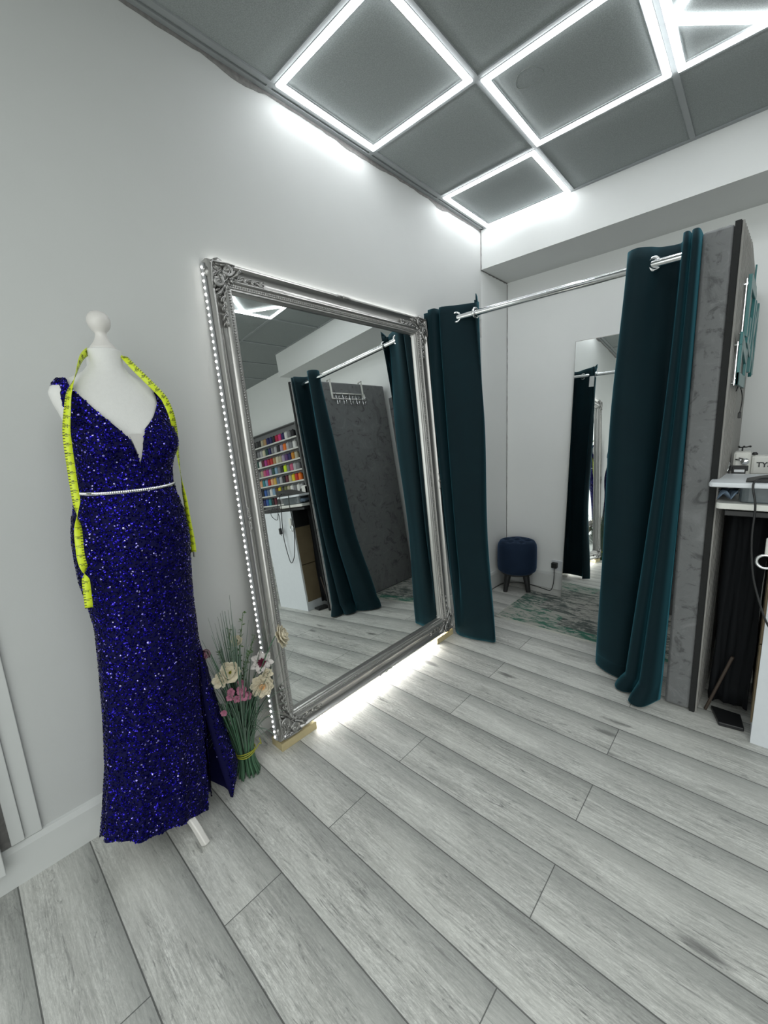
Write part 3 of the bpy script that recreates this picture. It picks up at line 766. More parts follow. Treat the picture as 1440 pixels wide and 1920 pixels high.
# stacked boards
def rboard(x0, x1, y0, y1, z0, z1, r_=.02):
    mb = MB(); P = []
    for (cx, cy, a0) in ((x1-r_, y1-r_, 0), (x0+r_, y1-r_, 90), (x0+r_, y0+r_, 180), (x1-r_, y0+r_, 270)):
        for i in range(5): t = radians(a0+i*22.5); P.append((cx+r_*cos(t), cy+r_*sin(t)))
    mb.prism(P, Matrix.Translation((0, 0, z0)), z1-z0); return mb
tag(rboard(1.531, 1.90, -.83, -.45, .995, 1.020).build('white_board', M_WHITEM, bevel=.004), 'lower cream board of the stack beside the slatted partition', 'board', 'boards stacked by the partition')
tag(rboard(1.505, 1.865, -.865, -.5, 1.088, 1.107).build('white_board', M_WHITEP, bevel=.005), 'upper white board of the stack, under the black wedge', 'board', 'boards stacked by the partition')
M_CLEAR = plain('smoky_clear_plastic', (.10, .12, .13), .25, var=.4, vscale=25)
mb = rboard(1.60, 1.88, -.80, -.52, 1.0205, 1.087, .03)
tag(mb.build('plastic_tub', M_CLEAR, bevel=.006), 'smoky plastic tub between the two boards', 'tub')
mb = MB(); rows = []
for i in range(6):
    rows.append([(1.533+.012*q+.006*sin(i*2+q), -.80+.035*i+.006*cos(q*1.7), 1.030+.035*abs(sin(q*.8+i*.9))) for q in range(6)])
mb.grid(rows); tag(mb.build('blue_fabric_scrap', plain('pale_blue_cloth', (.16, .22, .30), .7, var=.3), smooth=True, solid=.004), 'crumpled pale blue fabric scrap between the boards', 'fabric')
# black wedge
mb = MB(); mb.prism([(0, 0), (.30, 0), (.30, .060), (.24, .055), (.02, .006)], Matrix(((1, 0, 0, 1.615), (0, 0, -1, -.68), (0, 1, 0, 1.1075), (0, 0, 0, 1))), .15)
tag(mb.build('machine_pedal', M_BLACK, bevel=.006), 'black wedge-shaped machine pedal lying on the upper white board', 'pedal')
def cable(name, pts, label, r_=.0038):
    mb = MB(); mb.tube(crom(pts, 7), r_, 7); return tag(mb.build(name, M_BLACK, smooth=True), label, 'cable')
cable('power_cable', [(1.700, -.82, 1.125), (1.655, -.872, 1.125), (1.640, -.878, 1.10), (1.653, -.876, 1.02), (1.653, -.872, .91), (1.662, -.87, .80), (1.68, -.87, .70), (1.731, -.87, .55), (1.80, -.865, .48), (1.84, -.862, .52), (1.86, -.866, .75), (1.80, -.873, 1.0), (1.79, -.874, 1.11), (1.80, -.84, 1.130)],
      'black power cable looping down over the boards and counter')
cable('black_lead', [(1.82, -.85, 1.115), (1.84, -.874, 1.06), (1.90, -.872, .90), (2.00, -.872, .95), (1.93, -.872, 1.02), (1.86, -.872, .93), (1.885, -.872, .80), (1.89, -.868, .74)],
      'thin black lead hanging in loops before the white end panel', .003)
tag(MB().box(1.878, 1.902, -.882, -.856, .755, .815).build('cable_switch', M_BLACK, bevel=.006), 'black inline switch hanging on the thin lead', 'switch')
kb = thing('hanging_clip', (1.70, -.862, .80), 'chrome ring clip with white top at the counter edge', 'clip')
mb = MB(); mb.tube([Vector((1.70+.026*cos(t), -.862, .805+.026*sin(t))) for t in [2*pi*i/28 for i in range(28)]], .006, 8, closed=True); mb.build('ring', M_CHROME, kb, smooth=True)
mb = MB(); mb.box(1.695, 1.73, -.868, -.852, .832, .90); mb.build('clip_top', M_WHITEM, kb, bevel=.006)
# sewing machine
sw = thing('sewing_machine', (1.8, -.42, .985), 'cream industrial sewing machine behind the stacked boards', 'sewing machine')
mb = MB(); mb.box(1.57, 2.06, -.44, -.29, .9855, 1.03); mb.build('bed', M_WHITEM, sw, bevel=.008)
mb = MB(); mb.box(1.556, 1.620, -.47, -.36, 1.085, 1.204); mb.build('head', M_WHITEM, sw, bevel=.012)
mb = MB(); mb.box(1.620, 1.96, -.46, -.37, 1.095, 1.186); mb.box(1.90, 2.02, -.46, -.35, 1.03, 1.186); mb.build('arm', M_WHITEM, sw, bevel=.012)
mb = MB(); mb.box(1.558, 1.606, -.482, -.471, 1.085, 1.135); mb.box(1.550, 1.614, -.478, -.471, 1.118, 1.142); mb.build('face_mechanism', M_BLACK, sw, bevel=.002)
mb = MB(); mb.box(1.566, 1.602, -.486, -.483, 1.112, 1.124); mb.build('name_plate', M_CHROME, sw)
mb = MB(); mb.tube([(1.566, -.478, 1.170), (1.602, -.480, 1.163)], .0035, 8); mb.tube([(1.578, -.478, 1.176), (1.600, -.482, 1.172), (1.612, -.482, 1.158)], .0030, 8); mb.lathe([(.013, 0), (.015, .003), (.005, .006), (.015, .009), (.013, .012)], (0, 0, 0), 16, Matrix.Translation((1.600, -.473, 1.160)) @ aim((0, -1, 0)))
mb.build('tension_discs', M_CHROME, sw, smooth=True)
mb = MB(); mb.tube([(1.585, -.41, 1.20), (1.585, -.41, 1.222)], .003, 6); mb.tube([(1.572, -.41, 1.220), (1.600, -.41, 1.222), (1.612, -.41, 1.226)], .0028, 6)
for x in (1.572, 1.590, 1.612): mb.sphere((x, -.41, 1.224), .0045, 8, 5)
mb.build('thread_guide', M_BLACK, sw, smooth=True)
mb = MB(); mb.tube([(1.575, -.415, 1.03), (1.575, -.415, 1.086)], .005, 8); mb.build('needle_bar', M_CHROME, sw)
mb = MB(); mb.tube([(2.02, -.405, 1.12), (2.06, -.405, 1.12)], .05, 24); mb.build('hand_wheel', M_BLACK, sw, auto=40)
mb = MB(); mb.lathe([(.010, 0), (.012, .004), (.006, .012)], (1.630, -.41, 1.186), 16); mb.build('top_knob', M_BLACK, sw, smooth=True)
mb = MB(); mb.tube(crom([(1.546, -.46, 1.155), (1.544, -.47, 1.135), (1.543, -.478, 1.12)], 4), .0055, 8); mb.sphere((1.541, -.482, 1.117), .007, 10, 6); mb.build('knee_lever', M_CHROME, sw, smooth=True)
def text_mesh(body, size, M, mat, parent, name='lettering', extrude=.0006, bold=0.0, align='LEFT'):
    cu = bpy.data.curves.new('txt', 'FONT'); cu.body = body; cu.size = size; cu.extrude = extrude; cu.offset = bold; cu.align_x = align
    cu.resolution_u = 3
    to = bpy.data.objects.new('txt', cu); COL.objects.link(to)
    dg = bpy.context.evaluated_depsgraph_get(); dg.update()
    me = bpy.data.meshes.new_from_object(to.evaluated_get(dg))
    bpy.data.objects.remove(to); bpy.data.curves.remove(cu)
    vs = [M @ v.co for v in me.vertices]; fs = [list(p.vertices) for p in me.polygons]
    bpy.data.meshes.remove(me)
    mb = MB(); mb.v = vs; mb.f = fs; mb.m = [0]*len(fs)
    return mb
mb = text_mesh('TYS', .030, Matrix.Translation((1.640, -.4615, 1.135)) @ Matrix.Rotation(pi/2, 4, 'X'), M_BLACK, sw, bold=.0008)
mb.build('lettering', M_BLACK, sw)

# ------------------------------------------------------------------ thread rack on the back wall (seen in the mirror)
RX0, RX1, RZ0, RZ1 = 3.02, 4.30, .93, 2.05
rk = thing('thread_rack', ((RX0+RX1)/2, D, RZ0), 'wide grey thread rack with white rails on the back wall, seen reflected', 'thread rack')
mb = MB(); mb.box(RX0, RX1, D-.012, D-.001, RZ0, RZ1); mb.build('back_board', plain('rack_grey', (.20, .205, .21), .6), rk)
mb = MB()
mb.box(RX0-.012, RX0, D-.10, D-.001, RZ0, RZ1+.01); mb.box(RX1, RX1+.012, D-.10, D-.001, RZ0, RZ1+.01); mb.box(RX0, RX1, D-.10, D-.001, RZ1, RZ1+.012)
mb.build('side_frame', plain('rack_frame', (.16, .165, .165), .5), rk)
SZ = [1.862-.147*i for i in range(7)]
for z in SZ:
    mb = MB(); mb.box(RX0, RX1, D-.112, D-.100, z-.004, z+.016); mb.build('rail', M_WHITEM, rk, bevel=.002)
    mb = MB(); mb.box(RX0, RX1, D-.100, D-.012, z-.004, z+.000); mb.build('shelf', M_LEDOFF, rk)
CN = {'black': (.012, .012, .014), 'navy': (.012, .012, .10), 'beige': (.42, .38, .27), 'tan': (.42, .26, .12), 'white': (.72, .72, .70), 'grey': (.20, .20, .21), 'pale grey': (.42, .42, .43),
      'charcoal': (.05, .05, .05), 'crimson': (.42, .01, .05), 'hot pink': (.70, .04, .20), 'cream': (.62, .58, .42), 'bottle green': (.012, .07, .055), 'lilac': (.36, .30, .42), 'orange': (.80, .17, .01),
      'maroon': (.10, .006, .02), 'magenta': (.40, .03, .22), 'red': (.50, .02, .015), 'gold': (.62, .40, .08), 'purple': (.10, .04, .16), 'amber': (.55, .22, .01), 'pink': (.55, .10, .20), 'teal': (.03, .22, .24),
      'pale blue': (.22, .36, .50), 'neon yellow': (.62, .85, .01), 'peach': (.72, .38, .20), 'steel blue': (.12, .17, .26), 'yellow': (.72, .58, .01), 'blue': (.02, .10, .36), 'olive': (.16, .17, .06), 'brown': (.14, .06, .02)}
ROWS = [['black', 'black', 'charcoal', 'black', 'beige', 'tan', 'navy', 'navy', 'black', 'crimson', 'hot pink', 'navy', 'white', 'grey'],
        ['pale grey', 'charcoal', 'grey', 'pale grey', 'cream', 'bottle green', 'navy', 'grey', 'pale grey', 'black', 'lilac', 'orange', 'pale grey', 'grey'],
        ['grey', 'bottle green', 'white', 'maroon', 'magenta', 'crimson', 'red', 'tan', 'cream', 'beige', 'lilac', 'purple', 'navy', 'amber'],
        ['black', 'grey', 'beige', 'pink', 'magenta', 'lilac', 'bottle green', 'pale blue', 'grey', 'black', 'neon yellow', 'grey', 'pink', 'pale grey'],
        ['brown', 'peach', 'teal', 'pale blue', 'red', 'peach', 'gold', 'steel blue', 'pale grey', 'black', 'maroon', 'beige', 'yellow', 'red'],
        ['navy', 'black', 'blue', 'steel blue', 'white', 'pale blue', 'brown', 'yellow', 'charcoal', 'olive', 'beige', 'white', 'grey', 'white'],
        ['charcoal', 'navy', 'blue', 'teal', 'black', 'maroon', 'charcoal', 'grey', 'black', 'navy', 'brown', 'grey', 'black', 'charcoal']]
spool_m = {}
for n_, c_ in CN.items(): spool_m[n_] = plain('thread_'+n_.replace(' ', '_'), c_, .55, var=.12, vscale=90)
mb = MB(); mb.lathe([(.024, .001), (.036, .004), (.036, .012), (.034, .018), (.0335, .09), (.031, .104), (.018, .112), (.008, .114), (.008, .122)], (0, 0, 0), 18)
proto = mb.build('thread_spool', spool_m['black'], origin=(0, 0, 0), auto=40)
rail_names = ['topmost', 'second', 'third', 'fourth', 'fifth', 'sixth', 'lowest']
ordn = ['first', 'second', 'third', 'fourth', 'fifth', 'sixth', 'seventh', 'eighth', 'ninth', 'tenth', 'eleventh', 'twelfth', 'thirteenth', 'fourteenth', 'last']
for r_, c_ in zip(ROWS, ['black', 'white', 'beige', 'grey', 'orange', 'pale grey', 'navy']): r_.append(c_)
first = True
for ri, row in enumerate(ROWS):
    for ci, cn in enumerate(row):
        o = proto if first else proto.copy()
        if not first: COL.objects.link(o)
        first = False
        o.location = (RX1-.045-ci*.0795, D-.058, SZ[ri]+.0005)
        o.rotation_euler = (0, 0, random.random()*6)
        o.material_slots[0].link = 'OBJECT'; o.material_slots[0].material = spool_m[cn]
        l_ = '%s thread spool on the %s rail, %s from the rack end nearest the reflected lights' % (cn, rail_names[ri], ordn[ci])
        if ci > 0 and ci < 14:
            l_ = '%s spool, %s rail of the rack, %s along between %s and %s' % (cn, rail_names[ri], ordn[ci], row[ci-1], row[ci+1])
        elif ci == 0: l_ = '%s thread spool at the left end of the %s rail in the reflected rack' % (cn, rail_names[ri])
        else: l_ = '%s thread spool at the right end of the %s rail in the reflected rack' % (cn, rail_names[ri])
        tag(o, l_, 'thread spool', 'thread spools on the wall rack')

# ------------------------------------------------------------------ mannequin
RG = [(0.03,.200,-2.650,.176,.127),(.08,.199,-2.645,.174,.126),(.2,.198,-2.627,.166,.119),(.35,.196,-2.607,.156,.113),(.5,.194,-2.594,.150,.108),(.65,.193,-2.582,.148,.108),(.75,.192,-2.577,.145,.107),(.82,.191,-2.574,.143,.106),(.9,.190,-2.575,.148,.11),(.98,.187,-2.576,.157,.118),(1.05,.185,-2.572,.16,.121),(1.1,.183,-2.571,.159,.121),(1.15,.182,-2.57,.153,.117),(1.2,.18,-2.569,.140,.108),(1.25,.179,-2.565,.127,.098),(1.3,.178,-2.561,.128,.097),(1.35,.177,-2.554,.137,.098),(1.40,.176,-2.549,.144,.09),(1.44,.175,-2.55,.149,.083),(1.47,.175,-2.555,.153,.075),(1.50,.174,-2.562,.157,.068),(1.525,.173,-2.568,.156,.062),(1.545,.172,-2.572,.144,.057),(1.56,.172,-2.572,.118,.053),(1.575,.172,-2.571,.088,.05),(1.59,.172,-2.57,.062,.047),(1.61,.172,-2.569,.047,.045),(1.655,.172,-2.568,.044,.044)]
RZ = [r_[0] for r_ in RG]; RC = [[r_[i] for r_ in RG] for i in range(5)]
def sm_i(z, i):
    return (interp(z-.012, RZ, RC[i])+interp(z, RZ, RC[i])*2+interp(z+.012, RZ, RC[i]))/4 if z < 1.52 else interp(z, RZ, RC[i])
def surf(th, z, off=0.0):
    cx, cy, a, b_ = [sm_i(z, i) for i in (1, 2, 3, 4)]
    bp_ = 0
    for s_ in (-1, 1): bp_ += .030*math.exp(-((th-s_*.62)/.38)**2-((z-1.375)/.055)**2)
    x = (b_+off)*cos(th); y = (a+off)*sin(th); l = math.hypot(x, y); x *= 1+bp_/l; y *= 1+bp_/l
    p = .105
    return Vector((cx+x*cos(p)-y*sin(p), cy+x*sin(p)+y*cos(p), z))
mq = thing('mannequin', (.20, -2.62, 0), 'white dressmaking mannequin with round knob standing by the left wall', 'mannequin')
mb = MB(); rows = []
z = .86
zsamp = []
while z < 1.40: zsamp.append(z); z += .02
while z < 1.60: zsamp.append(z); z += .008
zsamp += [1.60, 1.61, 1.63, 1.65, 1.655]
for z in zsamp: rows.append([surf(2*pi*q/72, z) for q in range(72)])
last = rows[-1]; cc = sum(last, Vector())/72
rows.append([cc+(p-cc)*.9+Vector((0, 0, .003)) for p in last]); rows.append([cc+(p-cc)*.02+Vector((0, 0, .003)) for p in last])
mb.grid(rows, True); n = len(rows[0]); mb.f.append(list(range(n))[::-1]); mb.m.append(0)
mb.build('torso', M_FOAM, mq, smooth=True)
mb = MB(); kx, ky = .172, -2.568
mb.lathe([(.034, 1.656), (.035, 1.661), (.032, 1.668), (.022, 1.684), (.016, 1.700), (.0145, 1.712), (.016, 1.718), (.022, 1.726), (.028, 1.738), (.0305, 1.752), (.030, 1.764), (.026, 1.776), (.019, 1.785), (.009, 1.790), (.001, 1.791)], (kx, ky, 0), 32)
for q in range(len(mb.v)): mb.v[q].z = 1.656+(mb.v[q].z-1.656)*.82
mb.build('knob', M_WHITEW, mq, smooth=True)
mb = MB(); mb.tube([(.19, -2.60, .17), (.19, -2.60, .87)], .017, 14); mb.build('pole', M_WHITEW, mq, auto=40)
for d_ in ((.165, .045), (-.10, -.125), (-.10, .13)):
    mb = MB(); b0 = Vector((.195, -2.605, .15)); e_ = Vector((.195+d_[0], -2.605+d_[1], .006))
    pts = crom([b0, b0+Vector((d_[0]*.35, d_[1]*.35, -.035)), b0+Vector((d_[0]*.72, d_[1]*.72, -.085)), e_], 6)
    side = Vector((-d_[1], d_[0], 0)).normalized()*.0125; upn = Vector((0, 0, .018)); rows = []
    for i, p in enumerate(pts):
        f_ = 1-.25*i/len(pts); out = Vector((d_[0], d_[1], 0)).normalized()*.014*(i/len(pts))
        rows.append([p-side*f_-upn*.3-out, p+side*f_-upn*.3-out, p+side*f_+upn*f_+out, p-side*f_+upn*f_+out])
    mb.grid(rows, True); mb.f.append([len(mb.v)-4+i for i in range(4)]); mb.m.append(0); mb.f.append([3, 2, 1, 0]); mb.m.append(0)
    zmin = min(v.z for v in mb.v)
    for v in mb.v: v.z = max(v.z, .0)
    mb.build('leg', M_WHITEW, mq, bevel=.004, auto=50)

# ------------------------------------------------------------------ dress
dr = thing('dress', (.20, -2.60, 0), 'long royal blue sequin gown with deep V neck worn by the mannequin', 'dress')
TOPX = [-180, -110, -90, -72, -60, -56, -46, -42, -38, -30, -18, -9, -1, 1, 3, 8, 24, 38, 44, 54, 58, 66, 90, 110, 180]
TOPZ = [1.36, 1.37, 1.385, 1.44, 1.52, 1.54, 1.54, 1.525, 1.51, 1.465, 1.42, 1.385, 1.315, 1.345, 1.38, 1.42, 1.46, 1.50, 1.535, 1.54, 1.49, 1.44, 1.385, 1.37, 1.36]
HX = [-180, -150, -120, -105, -90, -60, -30, 0, 15, 30, 45, 60, 90, 120, 150, 180]
HZ = [.04, .07, .10, .135, .150, .152, .135, .120, .10, .08, .055, .05, .03, .02, .03, .04]
def dsurf(th, z):
    d_ = math.degrees(th)
    p = surf(th, z, .005)
    low = max(0, (.75-z)/.75)
    fold = .006*low*sin(th*9+1)+.004*low*sin(th*17)
    wr = .0012*sin(z*160+th*5)*math.exp(-((z-1.22)/.08)**2)
    c_ = surf(th, z, 0); n_ = Vector((cos(th+.105), sin(th+.105), 0))
    return p+n_*(fold+wr)
angs = []
a = -180.0
while a < 180-1e-6:
    angs.append(a); a += 1.0 if abs(a) < 12 or 36 <= abs(a) < 76 else 3.0
cols = []
NR = 96
ZSL = .66
mb = MB(); cols = []
for d_ in angs:
    top = interp(d_, TOPX, TOPZ); hem = interp(d_, HX, HZ); col = []
    for i in range(NR+1):
        z = top+(hem-top)*(i/NR)
        col.append((dsurf(radians(d_), z), z))
    cols.append(col)
vid = {}
for ci, col in enumerate(cols):
    for ri_, (p, z) in enumerate(col): vid[(ci, ri_)] = len(mb.v); mb.v.append(p)
nc = len(cols)
def slit(d_, z):
    if z > ZSL: return False
    lo = 43+3*z/.66; hi = lo+4+(ZSL-z)*42
    return lo < d_ < hi
for ci in range(nc):
    c2 = (ci+1) % nc; dm = angs[ci]+ (.5 if c2 else 1.5)
    for ri_ in range(NR):
        z = (cols[ci][ri_][1]+cols[ci][ri_+1][1])/2
        if slit(dm, z): continue
        mb.f.append([vid[(ci, ri_)], vid[(ci, ri_+1)], vid[(c2, ri_+1)], vid[(c2, ri_)]]); mb.m.append(0)
gown_faces = [[mb.v[i] for i in f] for f in mb.f]
mb.build('gown', [M_DRESS], dr, smooth=True)
# lining just inside the skirt, dark
mb = MB(); rows = []
for i in range(20):
    z = .88-(.80)*i/19; rows.append([surf(2*pi*q/60, max(z, interp(math.degrees(2*pi*q/60) if q < 30 else math.degrees(2*pi*q/60)-360, HX, HZ)+.03), -.012) for q in range(60)])
mb.grid(rows, True); mb.build('lining', M_LINING, dr, smooth=True)
# train panel hanging behind the slit
mb = MB(); rows = []
zo = [.70, .60, .478, .39, .309, .21, .116, .06, .012]; yo = [-2.432, -2.418, -2.406, -2.396, -2.386, -2.371, -2.354, -2.368, -2.402]
yi = [-2.455, -2.455, -2.458, -2.455, -2.450, -2.440, -2.428, -2.420, -2.412]; zi = [.70, .60, .478, .40, .33, .23, .13, .07, .012]
for i in range(len(zo)):
    row = []
    for q in range(9):
        t = q/8; y = yi[i]+(yo[i]-yi[i])*t; z = zi[i]+(zo[i]-zi[i])*t
        row.append(Vector((.215+.02*sin(t*pi)-.02*t+.03*(i/8), y, z)))
    # curl round towards the back
    row.append(Vector((.165+.02*(i/8), yo[i]-.004, zo[i]))); row.append(Vector((.12, yo[i]-.03, zo[i]+.01))); row.append(Vector((.09, yo[i]-.07, zo[i]+.02)))
    rows.append(row)
rows = [crom(r_, 1) for r_ in rows]
mb.grid(rows); train_faces = [[mb.v[i] for i in f] for f in mb.f]
mb.build('train', M_DRESS, dr, smooth=True, solid=.003)
# shoulder straps
strap_faces = []
for s_ in (-1, 1):
    path = [(50, 1.527), (54, 1.545), (64, 1.5535), (90, 1.556), (115, 1.550), (130, 1.525), (138, 1.48), (144, 1.42), (150, 1.365)]
    ctr = [surf(radians(s_*a_), z_, .005) for a_, z_ in path]
    ctr = crom(ctr, 5); rows = []
    body_c = Vector((.172, -2.57, 1.45))
    for i, p in enumerate(ctr):
        t = (ctr[min(i+1, len(ctr)-1)]-ctr[max(i-1, 0)]).normalized(); out = (p-body_c); out -= t*out.dot(t); out.normalize(); sd = t.cross(out)
        rows.append([p+sd*(.012*k_/2)+out*(.003-.0006*abs(k_)) for k_ in (-2, -1, 0, 1, 2)])
    mb = MB(); mb.grid(rows); strap_faces += [[mb.v[i] for i in f] for f in mb.f]
    mb.build('shoulder_strap', M_DRESS, dr, smooth=True, solid=.002)
# nude modesty insert at the V and rhinestone belt
mb = MB(); rows = []
for i in range(7):
    z = 1.405-.085*i/6; hw = interp(z, [1.315, 1.345, 1.385, 1.42], [.2, 2.5, 7, 10]); rows.append([surf(radians(-1+hw*k_/4), z, .0025) for k_ in range(-4, 5)])
mb.grid(rows); mb.build('mesh_insert', plain('pale_mesh', (.55, .54, .52), .7), dr, smooth=True)
mb = MB(); BZ = 1.243
bpts = [surf(2*pi*i/150, BZ-.004*cos(2*pi*i/150+.3), .0085) for i in range(150)]
for p in bpts: mb.sphere(p, .0036, 6, 4)
mb.tube([p+Vector((0, 0, .0035)) for p in bpts], .0012, 5, closed=True); mb.tube([p-Vector((0, 0, .0035)) for p in bpts], .0012, 5, closed=True)
tag(mb.build('belt', M_RHINE, dr), 'narrow silver rhinestone belt')
# sequins: scattered discs
def sequins(faces, n, name, parent):
    ar = []; tot = 0
    for f in faces:
        a_ = ((f[1]-f[0]).cross(f[2]-f[0])).length/2+((f[2]-f[0]).cross(f[3]-f[0])).length/2; tot += a_; ar.append(tot)
    vs = []; fs = []; import bisect
    for i in range(n):
        f = faces[min(len(faces)-1, bisect.bisect(ar, random.random()*tot))]
        u_, v_ = random.random(), random.random()
        p = f[0]*(1-u_)*(1-v_)+f[3]*u_*(1-v_)+f[1]*(1-u_)*v_+f[2]*u_*v_
        nn = (f[1]-f[0]).cross(f[2]-f[0])
        if nn.length < 1e-12: continue
        nn.normalize()
        if nn.dot(p-Vector((.19, -2.59, p.z))) < 0: nn = -nn
        nn = (nn+Vector((random.gauss(0, .30), random.gauss(0, .30), random.gauss(-.12, .32)))).normalized()
        a_ = nn.orthogonal().normalized(); b_ = nn.cross(a_); r_ = random.uniform(.0021, .0033); b0 = len(vs)
        out = p+nn*.0022
        for k_ in range(6):
            t = k_*pi/3; vs.append(tuple(out+(a_*cos(t)+b_*sin(t))*r_))
        vs.append(tuple(out+nn*.0006))
        for k_ in range(6): fs.append((b0+k_, b0+(k_+1) % 6, b0+6))
    mb = MB(); mb.v = [Vector(v) for v in vs]; mb.f = fs; mb.m = [0]*len(fs)
    o = mb.build(name, M_SEQ, parent); o['kind'] = 'stuff'; return o
sequins(gown_faces, 38000, 'sequins', dr)
sequins(train_faces, 5200, 'sequins', dr)
sequins(strap_faces, 900, 'sequins', dr)

# ------------------------------------------------------------------ tape measure
tp = thing('tape_measure', (.24, -2.57, .93), 'yellow-green tape measure draped around the mannequin neck', 'tape measure')
TL = [(.172,-2.607,1.650),(.20,-2.634,1.623),(.235,-2.664,1.566),(.25,-2.686,1.524),(.26,-2.699,1.479),(.265,-2.711,1.422),(.27,-2.715,1.383),(.27,-2.717,1.338),(.27,-2.719,1.282),(.275,-2.721,1.232),(.29,-2.728,1.188),(.300,-2.736,1.128),(.305,-2.740,1.078),(.305,-2.738,1.041),(.305,-2.740,.999),(.305,-2.744,.930)]
TR = [(.175,-2.528,1.648),(.2,-2.523,1.636),(.22,-2.507,1.605),(.24,-2.478,1.561),(.245,-2.45,1.525),(.245,-2.438,1.502),(.24,-2.425,1.459),(.215,-2.412,1.404),(.2,-2.408,1.33),(.2,-2.408,1.243),(.2,-2.405,1.174),(.2,-2.404,1.106),(.2,-2.401,1.03),(.2,-2.402,.991)]
back = [(.125, -2.600, 1.652), (.118, -2.568, 1.654), (.128, -2.540, 1.652)]
allp = crom(list(reversed(TL))+back+TR, 6)
VD = [Vector((0.80, -0.25, 0)).normalized()]*1
def tape_frame(i):
    p = allp[i]; t = (allp[min(i+1, len(allp)-1)]-allp[max(i-1, 0)]).normalized()
    # facing direction: outward from neck, twisting along hanging parts
    s_ = i/(len(allp)-1)
    z = p.z
    if i < 15*6:   # left hang
        q = (15*6-i)/6
        ang = interp(q, [0, 3, 6, 9, 10.0, 10.6, 11.5, 12.6, 13.2, 13.8, 16], [-150, -60, -22, -25, -100, -170, -205, -190, -120, -20, -20])
    elif i < 19*6: ang = interp((i-90)/6, [0, 2, 4], [210, 180, 150])-0
    else:
        q = (i-18*6)/6
        ang = interp(q, [0, 1.5, 4, 6, 8, 9.4, 10, 10.6, 13], [120, 30, 0, 10, 30, 75, 95, 120, 150])-15
    n_ = Vector((cos(radians(ang)), sin(radians(ang)), 0)); n_ -= t*n_.dot(t); n_.normalize()
    return p, t, n_, t.cross(n_)
rows = []; uvv = []; L_ = 0; lens = []
for i in range(len(allp)):
    p, t, n_, sd = tape_frame(i)
    if i: L_ += (allp[i]-allp[i-1]).length
    lens.append(L_)
    rows.append([p-sd*.0095, p, p+sd*.0095])
mb = MB(); mb.grid(rows)
o = mb.build('ribbon', M_TAPE, tp, smooth=True, solid=.0006)
me = o.data; ul = me.uv_layers.new(name='UVMap')
for poly in me.polygons:
    for li in poly.loop_indices:
        vi = me.loops[li].vertex_index; ul.data[li].uv = ((vi % 3)/2, lens[vi//3])
# printed inch numbers
mbn = MB(); inch = .0254; kk = 1
while kk*inch < L_-.01:
    Lk = kk*inch
    for i in range(len(lens)-1):
        if lens[i] <= Lk <= lens[i+1]: break
    p, t, n_, sd = tape_frame(i); p = p+(allp[i+1]-allp[i])*((Lk-lens[i])/max(1e-6, lens[i+1]-lens[i]))
    for sg_ in (1, -1):
        nn = n_*sg_; xd = t; yd = nn.cross(xd)
        M = Matrix((xd, yd, nn)).transposed().to_4x4(); M.translation = p+nn*.0006-xd*.006-yd*.0035
        tm = text_mesh(str(kk), .0115, M, None, None, extrude=.0001)
        b0 = len(mbn.v); mbn.v += tm.v; mbn.f += [[b0+q for q in f] for f in tm.f]; mbn.m += tm.m
    kk += 1
mbn.build('numerals', M_INK, tp)
e0, t0_, n0, s0_ = tape_frame(len(allp)-1)
mb = MB(); mb.box(e0.x-.004, e0.x+.004, e0.y-.002, e0.y+.002, e0.z-.018, e0.z+.002); mb.build('metal_tip', M_SILVERD, tp)

# ------------------------------------------------------------------ flower bunch
fb = thing('flower_bunch', (.185, -2.30, 0), 'standing bunch of artificial flowers and grass tied with yellow twine', 'flowers')
M_STEM = plain('stem_green', (.065, .15, .085), .5, var=.35, vscale=25)
M_STEM2 = plain('grass_green', (.11, .17, .125), .5, var=.4, vscale=20)
M_LEAF = plain('leaf_green', (.06, .12, .03), .5, var=.4, vscale=30)
M_CREAM = plain('cream_petal', (.66, .60, .46), .6, var=.12, vscale=60)
M_WHITEPT = plain('white_petal', (.66, .62, .60), .6, var=.12, vscale=60)
M_PEACH = plain('peach_petal', (.80, .52, .27), .6, var=.15, vscale=60)
M_BURG = plain('burgundy_petal', (.14, .02, .05), .6, var=.3, vscale=60)
M_PINK = plain('mauve_pink_petal', (.36, .13, .20), .6, var=.2, vscale=60)
M_MAUVE = plain('dusty_mauve_petal', (.20, .085, .12), .6, var=.25, vscale=60)
M_TWINE = plain('yellow_twine', (.33, .34, .03), .6, var=.3)
bc = Vector((.182, -2.300, 0))
mb = MB()
for i in range(62):
    a_ = random.random()*2*pi; rr = .042*math.sqrt(random.random())+.004
    b0 = bc+Vector((rr*cos(a_)*1.1, rr*sin(a_)*1.15, .004)); w0 = bc+Vector((rr*cos(a_)*.78, rr*sin(a_)*.78-.003, .11))
    tw_ = a_+.3; tp_ = bc+Vector((rr*cos(tw_)*1.9, rr*sin(tw_)*2.1-.01, .27+.15*random.random()))
    q_ = random.uniform(.0028, .0045); cp_ = crom([b0, w0, tp_], 5); mb.tube(cp_, [q_*(1-.7*max(0, i_-5)/6) for i_ in range(len(cp_))], 6)
mb.build('stem_bundle', M_STEM, fb, smooth=True)
mb = MB()
for k_ in range(3):
    pts = [bc+Vector((.040*cos(t), .040*sin(t)-.002, .105+.006*k_+.004*sin(2*t+k_))) for t in [2*pi*i/36 for i in range(36)]]
    mb.tube(pts, .0022, 6, closed=True)
mb.tube(crom([bc+Vector((.03, .03, .11)), bc+Vector((.035, .045, .13)), bc+Vector((.03, .055, .12)), bc+Vector((.03, .05, .15))], 5), .002, 6)
mb.build('twine', M_TWINE, fb, smooth=True)
